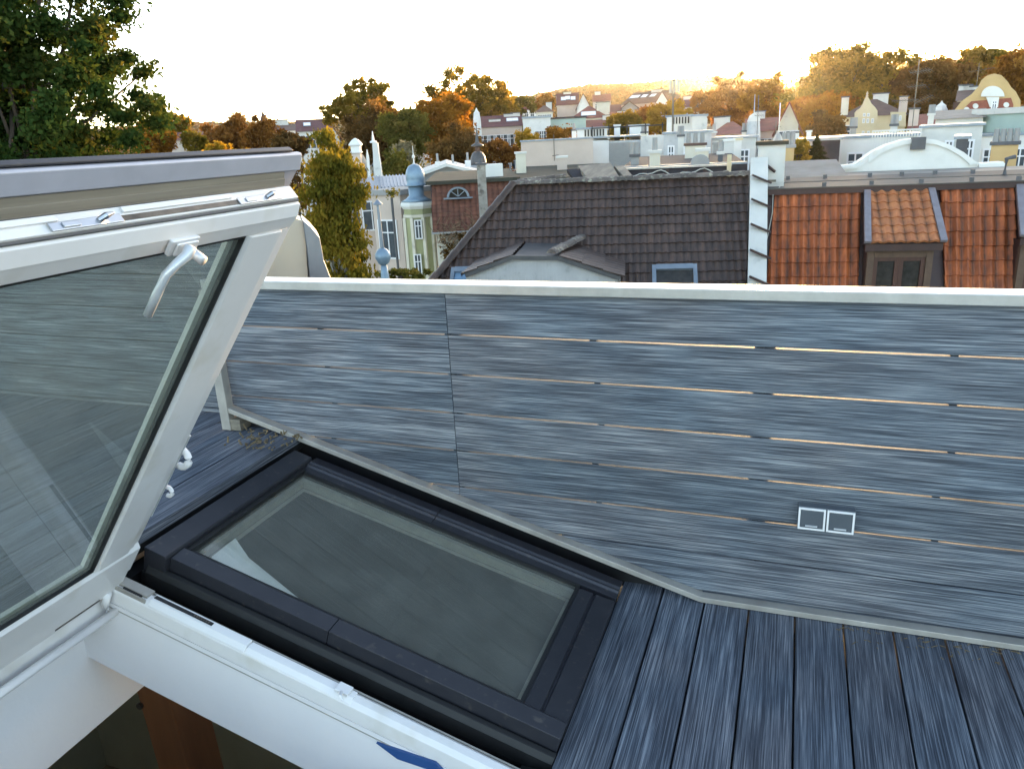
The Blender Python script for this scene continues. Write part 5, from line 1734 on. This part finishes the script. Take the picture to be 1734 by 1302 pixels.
def yagi(x, y0, y1, r, arms, label, mr=.022):
    b = P(x, y1, r)
    t = thing('tv_aerial', b, label, 'aerial', 'television aerials on the roofs')
    zt__ = P(x, y0, r).z
    MB().tube([b - Z * 2, Vector((b.x, b.y, zt__))], mr, 5).build('mast', 'steel_dark', t)
    k = (b - CAM).length / FPX
    for (ya, x0, x1, tilt, n) in arms:
        z = P(x, ya, r).z
        a = Vector((b.x, b.y, z)) + _r * ((x0 - x) * k); c = Vector((b.x, b.y, z)) + _r * ((x1 - x) * k) + Z * (tilt * k)
        mb = MB().tube([a, c], mr * .7, 5)
        d = (c - a)
        for i in range(n):
            m = a + d * ((i + .5) / n)
            s = Vector((_f.x, _f.y, 0)).normalized() * .28 + Z * .10
            mb.tube([m - s, m + s], mr * .3, 4)
        mb.build('boom', 'steel_dark', t)
    return t
yagi(1543, 102, 232, 40, [(124, 1532, 1562, 3, 8), (148, 1530, 1556, 2, 7), (170, 1510, 1548, 0, 10), (176, 1543, 1568, 10, 8)], 'tall television aerial with stacked booms beside the Dutch gable house')
yagi(1653, 108, 150, 70, [(122, 1640, 1675, 4, 8)], 'small television aerial over the ornate ochre gable')
yagi(1281, 162, 246, 40, [(196, 1276, 1290, 0, 4)], 'thin rod aerial in the glow above the half-timbered houses', .018)
yagi(1312, 205, 250, 30, [(215, 1308, 1320, 0, 3)], 'short aerial just right of the stepped wall chimney', .012)

# ---------------------------------------------------------------- middle distance houses
wine = house('apartment_building', 'wine-roofed apartment house with white bays and brick panels', 803, 884, 215, 108, 196, 'gable', dep=11, wall='render_pink', roofm='roof_wine', wins=[(6, 1.0, 3, 2.9)], chims=((838, 203, 1.6, 3, 'render_bright'), (862, 194, 1.2, 5), (875, 192, 1.2, 5)), sky=((.75, .5, .9, 1.6), (.87, .5, .9, 1.6)), winw=1.5, winh=1.7)
t_, Fw, Ww, zw, zbw = wine
for i in range(3):
    for j in range(3):
        u = Ww * (.17 + .33 * i)
        MB().box(u - .75, u + .75, -.06, -.002, zw - 3.7 - 2.9 * j, zw - 2.75 - 2.9 * j, Fw).build('brick_panel', 'brick', t_)
lathe_px('white_turret', 'small white turret with pointed cap at the corner of the wine-roofed house', 'turret', 807, 106, [
    ('cap', 'render_bright', [(.4, 183), (3, 189), (5.5, 192)], 8), ('drum', 'render_bright', [(5, 192.2), (6.5, 203), (7, 230)], 8)], [])
house('white_villa', 'white stepped villa with dark canopies above the orange shrubs', 885, 932, 197, 104, roof='flat', dep=10, wall='render_bright', roofm='zinc', wins=[(2, 1.8, 3, 2.9, .45, .95)], winw=1.2)
house('pale_villa', 'pale green-white flat-roofed villa beside the white stepped villa', 928, 992, 198, 112, roof='flat', dep=10, wall='render_mint', roofm='roof_mauve', wins=[(5, 1.8, 3, 2.9)], winw=1.1)
house('steep_house', 'dark wine-roofed house with roof lights high on the left slope of the hill', 943, 980, 178, 170, 158, 'gable', dep=11, wall='render_pink', roofm='roof_wine', sky=((.3, .5, 1.1, 1.8), (.5, .55, 1.1, 1.8), (.75, .5, 1.1, 1.8)), chims=((961, 157, 1.6), (947, 163, 1.4)))
house('white_gabled_house', 'narrow white house with a rounded gable beside the steep wine roof', 977, 999, 182, 165, 160, 'front', dep=9, wall='render_bright', roofm='roof_wine', wins=[(2, 1.0, 2, 3)], over=.3, winw=1.0)
house('red_roof_house', 'broad red-roofed house with a white dormer in the middle of the slope', 966, 1030, 201, 140, 180, 'hip', dep=12, wall='render_cream', roofm='roof_red', chims=((1022, 174, 2.2, 4, 'render_cream'),), sky=((.48, .35, 2.6, 2.0),))
house('low_red_house', 'low red-roofed house with white gable behind the green shrub', 990, 1032, 217, 118, 203, 'gable', dep=8, wall='render_bright', roofm='roof_red', chims=((1028, 196, 1.2),))
house('small_red_house', 'small orange-roofed house left of the grey gabled one', 1026, 1058, 205, 150, 190, 'gable', dep=9, wall='render_cream', roofm='roof_red', chims=((1052, 189, 1.4),))
house('grey_gable_house', 'grey-fronted house with a pale gable and three windows on the slope', 1053, 1079, 183, 160, 173, 'front', dep=9, wall='render_grey', roofm='roof_brown', wins=[(3, 1.2, 1, 3)], winw=1.0, winh=2.0, over=.4)
house('long_brown_house', 'long brown-roofed house with roof lights and white gable end on the slope', 1052, 1118, 176, 172, 157, 'gable', dep=12, wall='render_pink', roofm='roof_brown', sky=((.1, .6, 1.3, 1.5), (.2, .6, 1.3, 1.5), (.4, .6, 1.3, 1.5), (.62, .6, 1.3, 1.5)), chims=((1092, 155, 2.2), (1070, 160, 1.6)), r1=168)
house('bright_gable_house', 'bright white gable house left of the panel antennas', 1108, 1134, 178, 158, 157, 'front', dep=10, wall='render_bright', roofm='roof_brown', wins=[(2, 1.5, 2, 3)])
house('dark_slope_house', 'dim brown house front under the long brown roof', 1076, 1104, 196, 150, 184, 'gable', dep=8, wall='roof_wine', roofm='roof_brown', wins=[(2, .8, 1, 3)])
house('wide_roof_house', 'dark red wide-roofed house at the left end of the slope', 1034, 1064, 190, 185, 177, 'gable', dep=10, wall='render_pink', roofm='roof_wine')
house('wine_roof_house', 'wine-roofed house peeping out behind the panel antennas', 1146, 1172, 182, 140, 168, 'gable', dep=9, wall='render_pink', roofm='roof_wine', wins=[(3, .5, 1, 3)], chims=((1164, 164, 1.4),))
house('brown_roof_house', 'small brown-roofed house beside the pale blank block', 1172, 1198, 190, 122, 176, 'hip', dep=8, wall='render_cream', roofm='roof_brown', wins=[(3, .5, 1, 3)], chims=((1188, 172, 1.2),))
house('red_cottage', 'little red-roofed cottage at the left foot of the hill', 884, 908, 186, 200, 173, 'gable', dep=9, wall='render_bright', roofm='roof_red', wins=[(2, .5, 1, 3)])
house('brown_cottage', 'little brown-roofed cottage below the orange tree on the slope', 908, 936, 190, 165, 179, 'hip', dep=9, wall='render_cream', roofm='roof_brown', wins=[(3, .5, 1, 3)], chims=((930, 174, 1.2),))
house('upper_red_house', 'red-roofed house highest on the hill above the small orange-roofed one', 1004, 1034, 172, 230, 160, 'gable', dep=11, wall='render_pink', roofm='roof_red', wins=[(3, .6, 1, 3)], chims=((1012, 156, 1.6),))
# the glow side: half-timbered houses
house('half_timbered_house', 'red-roofed half-timbered house low in the sun glow', 1206, 1268, 228, 62, 206, 'hip', dep=9, wall='render_pink', roofm='roof_red', wins=[(5, .5, 1, 3)], chims=((1216, 200, .8), (1226, 199, .8)), xr=1245)
house('red_barn_house', 'long red-roofed house right of the half-timbered one', 1262, 1322, 222, 70, 200, 'gable', dep=10, wall='render_pink', roofm='roof_red', wins=[(4, .6, 1, 3)], chims=((1285, 190, .9),))
house('hipped_house', 'brown house with steep hipped roof half hidden by trees', 1318, 1352, 212, 64, 176, 'front', dep=9, wall='render_cream', roofm='roof_red', wins=[(2, .4, 1, 3)], over=.4, xr=1345)
lathe_px('glazed_turret', 'pale round glazed turret with a pointed mast in the sun glow', 'turret', 1277, 44, [
    ('mast', 'render_white', [(.3, 160), (.8, 192)], 6), ('cap', 'render_white', [(1.5, 192.2), (7, 197), (10, 206)], 10), ('drum', 'corrugated', [(9, 206.2), (11, 232), (11, 252)], 10)], [])
# left far houses
house('maroon_roof_house', 'long maroon-roofed house between the orange trees at the left', 288, 345, 237, 95, 224, 'gable', dep=9, wall='render_pink', roofm='roof_wine')
lathe_px('pyramid_spire', 'dark pointed pyramid roof on the far left skyline', 'spire', 448, 120, [('roof', 'roof_brown', [(.3, 188), (11, 212), (12, 214)], 4), ('wall', 'render_pink', [(10, 214.2), (10, 240)], 4)], [])
house('white_chimney_house', 'brown-roofed house with tall white chimney near the pyramid roof', 462, 500, 222, 110, 211, 'gable', dep=9, wall='render_bright', roofm='roof_brown', chims=((478, 204, 1.8), (496, 212, 1.2)), wins=[(3, .5, 1, 3)])
house('red_row_house', 'red-roofed house with white gable behind the birch top', 503, 562, 222, 98, 202, 'gable', dep=10, wall='render_bright', roofm='roof_wine', chims=((548, 203, 1.2),), sky=((.3, .5, .9, 1.4),), wins=[(3, .5, 2, 3)])
house('white_dutch_house', 'white house with a curved gable behind the ornate towers', 556, 574, 232, 88, 217, 'front', dep=8, wall='render_bright', roofm='roof_wine', over=.2)
# ---------------------------------------------------------------- right side: Dutch gable house and ornate gable
dg = house('dutch_gable_house', 'cream house with a curved Dutch gable and brown roof below the olive trees', 1424, 1534, 197, 72, 168, 'hip', dep=9, wall='render_yellow', roofm='roof_brown', wins=[(2, .6, 2, 3.0, .02, .22)], chims=((1429, 166, .55, .6, 'render_cream'), (1528, 165, .6, .6, 'render_pink'), (1490, 160, 1.2, 5)), xr=1490)
t_, Fd, Wd, zd, zbd = dg
def on_d(x, y, off=-.4):
    p0 = Fd @ Vector((0, off, 0)); n = Vector((Fd[0][1], Fd[1][1], 0))
    q = hit(x, y, p0, n) - p0
    return (q.dot(Vector((Fd[0][0], Fd[1][0], 0))), q.z + 0)
def dpoly(pts):
    return [(a, b) for a, b in (on_d(*q) for q in pts)]
gpo = dpoly([(1447, 232), (1447, 192), (1451, 187), (1456, 184), (1461, 176), (1464, 168), (1468, 162), (1472, 168), (1476, 176), (1482, 182), (1486, 188), (1486, 232)])
MB().prism(gpo, Fd, -.4, -.02).build('dutch_gable', 'render_yellow', t_)
for (x0, x1, y0, y1) in ((1461, 1466, 192, 198), (1468, 1473, 192, 198), (1460, 1465, 201, 209), (1467, 1472, 201, 209), (1475, 1480, 201, 209), (1459, 1464, 222, 230), (1468, 1473, 222, 230)):
    a_, b_ = on_d(x0, y1), on_d(x1, y0)
    window(t_, Fd @ Matrix.Translation((0, -.4, 0)), a_[0], a_[1], b_[0] - a_[0], b_[1] - a_[1], fw=.05, bar=False)
gp2 = dpoly([(1508, 215), (1508, 190), (1534, 190), (1534, 215)])
MB().prism(gp2, Fd, -.3, -.02).build('side_bay', 'render_yellow', t_)
for (x0, x1, y0, y1) in ((1513, 1518, 196, 205), (1522, 1527, 196, 205)):
    a_, b_ = on_d(x0, y1), on_d(x1, y0)
    window(t_, Fd @ Matrix.Translation((0, -.3, 0)), a_[0], a_[1], b_[0] - a_[0], b_[1] - a_[1], fw=.05, bar=False)
lathe_px('gable_finial', 'tiny pointed finial on top of the Dutch gable', 'finial', 1469, 71.4, [('point', 'render_yellow', [(.3, 155), (1.6, 159), (1.0, 161), (2.0, 164)], 6)], [])
# ornate gable on the right
Fg, Wg, zg_ = facade(1612, 1722, 190, 52)
og = fthing('ornate_gable', Fg, Wg, 6, zg_ - 4, 'ochre and brick ornate gable with white shell decoration at the right edge', 'gable')
def on_g(x, y):
    p0 = Fg @ Vector((0, 0, 0)); n = Vector((Fg[0][1], Fg[1][1], 0))
    q = hit(x, y, p0, n) - p0
    return (q.dot(Vector((Fg[0][0], Fg[1][0], 0))), q.z)
gp = [on_g(*q) for q in ((1612, 215), (1614, 190), (1628, 172), (1645, 160), (1656, 148), (1662, 136), (1672, 128), (1684, 125), (1696, 128), (1706, 138), (1712, 148), (1720, 155), (1728, 170), (1728, 215))]
MB().prism(gp, Fg, 0, .5).build('wall', 'render_ochre', og)
MB().prism([on_g(*q) for q in ((1632, 184), (1645, 172), (1712, 166), (1716, 178), (1714, 196), (1640, 200))], Fg, -.05, -.002).build('brick_field', 'brick', og)
sh = [on_g(1681 + 20 * math.cos(rad(a)), 164 - 18 * math.sin(rad(a))) for a in range(0, 181, 15)]
MB().prism(sh, Fg, -.14, -.052).build('shell', 'render_bright', og)
MB().prism([on_g(*q) for q in ((1670, 165), (1692, 165), (1690, 182), (1676, 182))], Fg, -.15, -.0525).build('niche', 'render_bright', og)
a_, b_ = on_g(1677, 190), on_g(1690, 170)
window(og, Fg @ Matrix.Translation((0, -.16, 0)), a_[0], a_[1], b_[0] - a_[0], b_[1] - a_[1], fw=.07)
for cx, cy in ((1652, 180), (1704, 178), (1637, 186)):
    rg = [on_g(cx + 5 * math.cos(rad(a)), cy - 4.5 * math.sin(rad(a))) for a in range(0, 360, 30)]
    MB().prism(rg, Fg, -.11, -.0505).build('round_window', 'render_bright', og)
MB().prism([(0, on_g(1612, 215)[1] - 4), (Wg, on_g(1612, 215)[1] - 4), (Wg, zg_ + .6), (0, zg_ + .6)], Fg, .51, 6).build('rear', 'roof_brown', og)
house('brown_ridge_house', 'brown-roofed house with white chimneys left of the ornate gable', 1622, 1660, 170, 66, 152, 'gable', dep=8, wall='render_pink', roofm='roof_brown', chims=((1628, 146, .6), (1636, 146, .6), (1648, 148, .6)))
house('terracotta_house', 'terracotta-roofed house right of the tall television aerial', 1541, 1612, 217, 50, 193, 'gable', dep=6, wall='render_bright', roofm='roof_red', wins=[(3, .4, 1, 3)], chims=((1545, 186, .5, .6, 'render_pink'),))
mint = house('mint_house', 'mint green house with long sloping eave at the right edge', 1652, 1765, 194, 44, roof='flat', dep=8, wall='render_mint', roofm='render_white', r1=40, y1=170)
house('white_eave_house', 'white house with dark eave line below the ornate gable', 1585, 1665, 200, 43, 186, 'gable', dep=6, wall='render_bright', roofm='pale_roof', wins=[(3, .7, 1, 3)])
lathe_px('lantern_turret', 'small white lantern turret between the terracotta roof and the ornate gable', 'turret', 1594, 56, [('cap', 'render_bright', [(.5, 171), (2, 175), (7, 180)], 8), ('drum', 'render_bright', [(6, 180.2), (8.5, 186), (9.5, 196)], 8)], [])
mb = None
# terrace rails right
F11, W11, z11 = facade(1478, 1560, 222, 31)
wr = fthing('terrace_railing', F11, W11, .3, z11 - 1, 'white terrace railing with thin bars above the arched gable', 'railing')
mb = MB()
for i in range(18):
    u = W11 * i / 17
    mb.box(u - .015, u + .015, 0, .03, z11 - .8, z11, F11)
mb.box(-.02, W11 + .02, -.01, .04, z11 + .001, z11 + .05, F11)
mb.build('bars', 'render_bright', wr)

# ---------------------------------------------------------------- left neighbours
lp = thing('clad_wall', (-3.6, 2.52, .468), 'tall wall of grey blue boards with pale metal cap seen through the open sash', 'wall')
mb = MB()
for k in range(8):
    z1 = 1.528 - k * .1462 - (.02 if k else 0)
    z0 = 1.528 - (k + 1) * .1462 - .02 + .0046
    for x0, x1 in ((-6.2, -4.4), (-4.398, -2.17)):
        mb.box(x0, x1, 2.52, 2.543, max(z0, .469), z1)
mb.build('cladding', 'board_x', lp, bevel=.0015)
MB().box(-6.2, -2.172, 2.5435, 2.66, .469, 1.528).build('backing', 'gasket', lp)
MB().box(-6.25, -2.150, 2.505, 2.68, 1.5285, 1.556).build('metal_cap', 'alu', lp, bevel=.004)
MB().box(-2.60, -2.30, 2.499, 2.5045, 1.531, 1.553).build('joint_plate', 'alu_dull', lp)
# cream wall with sheet-metal cap just beyond the balustrade
Fq, Wq, zq = facade(440, 540, 375, 4.2)
def on_q(x, y, off=0):
    p0 = Fq @ Vector((0, off, 0)); n = Vector((Fq[0][1], Fq[1][1], 0))
    q = hit(x, y, p0, n) - p0
    return (q.dot(Vector((Fq[0][0], Fq[1][0], 0))), q.z)
cw_ = fthing('neighbour_wall', Fq, Wq, .4, zq - 2, 'cream neighbouring wall with a bent sheet-metal cap beyond the balustrade', 'wall')
MB().prism([on_q(*q) for q in ((430, 520), (430, 370), (500, 370), (516, 376), (524, 520))], Fq, 0, .3).build('wall', 'render_cream', cw_)
MB().prism([on_q(*q) for q in ((512, 372), (527, 385), (541, 402), (548, 440), (562, 476), (575, 530), (527, 530), (524, 470), (519, 420))], Fq, -.03, .34).build('metal_cap', 'zinc', cw_, bevel=.004)
for x, y0, lab in ((443, 256, 'thin pale vent pipe left of its twin beyond the sash cover'), (449, 253, 'thin pale vent pipe right of its twin beyond the sash cover')):
    b = P(x, 275, 14)
    t_ = thing('vent_pipe', b, lab, 'vent pipe', 'vent pipes beyond the sash')
    zt_ = P(x, y0, 14).z
    MB().tube([b - Z * .5, Vector((b.x, b.y, zt_))], .022, 6).build('pipe', 'render_bright', t_)
    MB().tube([Vector((b.x, b.y, zt_ + .001)), Vector((b.x, b.y, zt_ + .02))], .035, 8).build('cowl', 'render_bright', t_)

# ================================================================== TREES
tree('big_tree', 'large dark green leafy tree filling the upper left corner', 5, 110, 17, 178, 235, 'leaf_dark', n=120000, size=.052, nclump=300, clump=.125, hollow=.25, seed=4, limbs=40)
tree('birch_tree', 'yellow-green birch with hanging twigs left of the pink house', 566, 366, 19, 50, 140, 'leaf_birch', n=42000, size=.050, nclump=150, clump=.36, trunk='trunk_birch', hollow=.2, droop=.6, seed=12, limbs=14)
tree('skyline_tree', 'open-crowned olive tree on the skyline left of centre', 615, 187, 92, 56, 44, 'leaf_olive', n=7000, size=.32, nclump=120, clump=.19, hollow=.35, seed=21, limbs=16)
tree('skyline_tree', 'broad olive tree on the skyline above the wine-roofed house', 800, 176, 128, 80, 46, 'leaf_olive', n=14000, size=.38, nclump=170, clump=.20, hollow=.3, seed=22, limbs=18)
tree('orange_tree', 'golden orange tree in front of the broad skyline tree', 750, 212, 84, 46, 45, 'leaf_orange', n=9000, size=.28, nclump=80, clump=.32, hollow=.4, seed=23)
tree('brown_tree', 'big brown-leaved tree below the open-crowned skyline tree', 638, 236, 84, 58, 52, 'leaf_brown', n=11000, size=.28, nclump=90, clump=.32, hollow=.4, seed=24)
tree('dark_tree', 'dark green tree between the two towers and the orange tree', 690, 226, 78, 34, 42, 'leaf_green', n=7000, size=.25, nclump=60, clump=.34, hollow=.4, seed=25)
tree('rust_tree', 'rusty tree beside the dark bell turret', 778, 258, 66, 46, 34, 'leaf_brown', n=7000, size=.22, nclump=60, clump=.34, hollow=.4, seed=26)
tree('bush_tree', 'olive bush right behind the onion dome', 672, 292, 54, 30, 34, 'leaf_green', n=5000, size=.18, nclump=50, clump=.34, hollow=.4, seed=27)
tree('silver_shrub', 'pale silvery shrub near the onion dome spire', 682, 266, 60, 20, 20, 'leaf_silver', n=2200, size=.18, nclump=30, clump=.4, hollow=.4, seed=28)
tree('orange_tree', 'small bright orange tree against the big dark tree', 262, 240, 70, 27, 22, 'leaf_orange', n=3200, size=.22, nclump=40, clump=.36, seed=31)
tree('green_tree', 'small green tree on the skyline right of the big dark tree', 295, 210, 105, 24, 16, 'leaf_olive', n=2600, size=.3, nclump=36, clump=.34, seed=32)
tree('rust_tree', 'wide rust-coloured tree left of the pyramid roof', 390, 236, 84, 50, 30, 'leaf_rust', n=7000, size=.27, nclump=60, clump=.34, seed=33)
tree('rust_tree', 'rust-orange tree right below the pyramid roof', 447, 236, 74, 28, 28, 'leaf_rust', n=4500, size=.24, nclump=46, clump=.34, seed=34)
tree('yellow_tree', 'bright yellow round shrub above the pale parapet', 370, 262, 46, 22, 14, 'leaf_yellow', n=2600, size=.13, nclump=36, clump=.36, seed=35)
tree('yellow_tree', 'small dull yellow tree beside the maroon roof', 330, 240, 68, 18, 18, 'leaf_olive', n=2200, size=.2, nclump=30, clump=.36, seed=36)
tree('yellow_tree', 'flat yellow-brown shrub below the rust-orange tree', 412, 262, 44, 22, 10, 'leaf_olive', n=2000, size=.12, nclump=30, clump=.36, seed=37)
tree('rust_tree', 'dim brown tree at the left of the birch', 490, 246, 60, 30, 20, 'leaf_brown', n=4200, size=.2, nclump=40, clump=.36, seed=38)
tree('rust_tree', 'rusty tree behind the maroon-roofed house', 268, 222, 118, 38, 14, 'leaf_rust', n=3000, size=.36, nclump=40, clump=.34, seed=39)
tree('orange_shrub', 'orange shrub below the white stepped villa', 892, 238, 76, 20, 16, 'leaf_yellow', n=2600, size=.2, nclump=34, clump=.36, seed=41)
tree('orange_shrub', 'brownish orange shrub right of the white stepped villa', 947, 230, 80, 28, 14, 'leaf_orange', n=3000, size=.2, nclump=38, clump=.36, seed=42)
tree('brown_shrub', 'reddish bare-looking shrub under the wine-roofed house', 850, 258, 70, 32, 18, 'leaf_rust', n=3000, size=.2, nclump=38, clump=.36, seed=43)
tree('green_shrub', 'round green shrub tree in the middle of the roofs', 1055, 212, 84, 30, 20, 'leaf_olive', n=5200, size=.22, nclump=48, clump=.36, seed=44)
tree('yellow_tree', 'golden yellow tree behind the antenna mast', 1128, 198, 92, 34, 24, 'leaf_yellow', n=5200, size=.25, nclump=48, clump=.36, seed=45)
tree('rust_tree', 'dull red tree right of the green shrub tree', 1092, 204, 100, 18, 20, 'leaf_rust', n=2800, size=.27, nclump=36, clump=.36, seed=46)
tree('orange_tree', 'orange tree high on the left slope beside the steep wine roof', 926, 174, 190, 16, 12, 'leaf_orange', n=2200, size=.5, nclump=34, clump=.36, seed=47)
tree('green_tree', 'green tree at the foot of the broad skyline tree', 880, 180, 150, 24, 14, 'leaf_green', n=2600, size=.42, nclump=36, clump=.36, seed=48)
tree('glow_tree', 'hazy orange tree just under the setting sun', 1302, 172, 135, 34, 38, 'leaf_orange', n=6500, size=.42, nclump=60, clump=.34, seed=51)
tree('glow_tree', 'hazy rust tree left of the setting sun', 1238, 170, 160, 44, 30, 'leaf_rust', n=6500, size=.46, nclump=60, clump=.34, seed=52)
tree('olive_tree', 'tall olive tree right of the setting sun', 1418, 158, 105, 62, 56, 'leaf_olive', n=12000, size=.34, nclump=100, clump=.30, seed=53, limbs=14)
tree('olive_tree', 'olive tree above the Dutch gable house', 1492, 148, 112, 58, 40, 'leaf_olive', n=9000, size=.36, nclump=80, clump=.32, seed=54, limbs=10)
tree('olive_tree', 'lower olive tree left of the Dutch gable house', 1385, 196, 84, 42, 32, 'leaf_orange', n=6500, size=.28, nclump=60, clump=.34, seed=55)
tree('rust_tree', 'dark red-brown round tree behind the tall television aerial', 1572, 152, 100, 40, 42, 'leaf_brown', n=8000, size=.32, nclump=70, clump=.34, seed=56)
tree('olive_tree', 'olive tree on the skyline over the ornate gable', 1660, 118, 118, 50, 30, 'leaf_olive', n=7000, size=.38, nclump=60, clump=.34, seed=57)
tree('rust_tree', 'rusty tree at the upper right edge', 1728, 132, 108, 40, 34, 'leaf_orange', n=6500, size=.36, nclump=60, clump=.34, seed=58)
tree('brown_tree', 'brown tree between the hipped house and the Dutch gable house', 1400, 222, 58, 28, 22, 'leaf_brown', n=4200, size=.19, nclump=44, clump=.36, seed=59)
tree('yellow_shrub', 'dry yellow-green shrub below the ochre chimney', 1352, 258, 27, 16, 18, 'leaf_birch', n=3000, size=.07, nclump=36, clump=.4, seed=60)
tree('bare_tree', 'thin brown tree beside the white block in the glow', 1188, 178, 110, 22, 24, 'leaf_rust', n=1500, size=.26, nclump=40, clump=.22, seed=61, limbs=24)
tree('bush_tree', 'low dark bush behind the finial spire above the balustrade', 680, 470, 15, 34, 14, 'leaf_green', n=3500, size=.05, nclump=40, clump=.4, seed=62)
# fir tree
ft = thing('fir_tree', P(1381, 275, 28), 'small dark fir tree beside the white parapet block', 'fir tree')
g = np.random.default_rng(77)
b = P(1381, 275, 28); top_ = P(1378, 236, 28)
H = top_.z - b.z + .1; n = 5000
t_ = g.random(n) ** .8
tier = .75 + .25 * np.sin(t_ * 34)
rr = (1 - t_) * .55 * tier * g.random(n) ** .4
a = g.random(n) * 6.283
pts = np.stack([rr * np.cos(a), rr * np.sin(a), t_ * H - rr * .25], -1)
V, Q = leaf_cloud(pts, .03 + .03 * g.random(n))
mesh_np('crown', V, Q, 'leaf_spruce', ft, g.random(n))
MB().tube([b - Z * 1.0, b + Z * H], [.06, .01], 6).build('trunk', 'trunk', ft)

# ================================================================== AIR
hm = bpy.data.materials.new('haze')
hm.use_nodes = True
ht = hm.node_tree
for q in list(ht.nodes):
    if q.type != 'OUTPUT_MATERIAL':
        ht.nodes.remove(q)
pv = ht.nodes.new('ShaderNodeVolumePrincipled')
pv.inputs['Color'].default_value = (1.0, .93, .84, 1)
pv.inputs['Density'].default_value = .00005
pv.inputs['Anisotropy'].default_value = .89
ht.links.new(pv.outputs[0], [q for q in ht.nodes if q.type == 'OUTPUT_MATERIAL'][0].inputs['Volume'])
M['haze'] = hm
tag(MB().box(-1450, 1450, -1450, 1450, -60, 75).build('haze', 'haze'), kind='stuff')
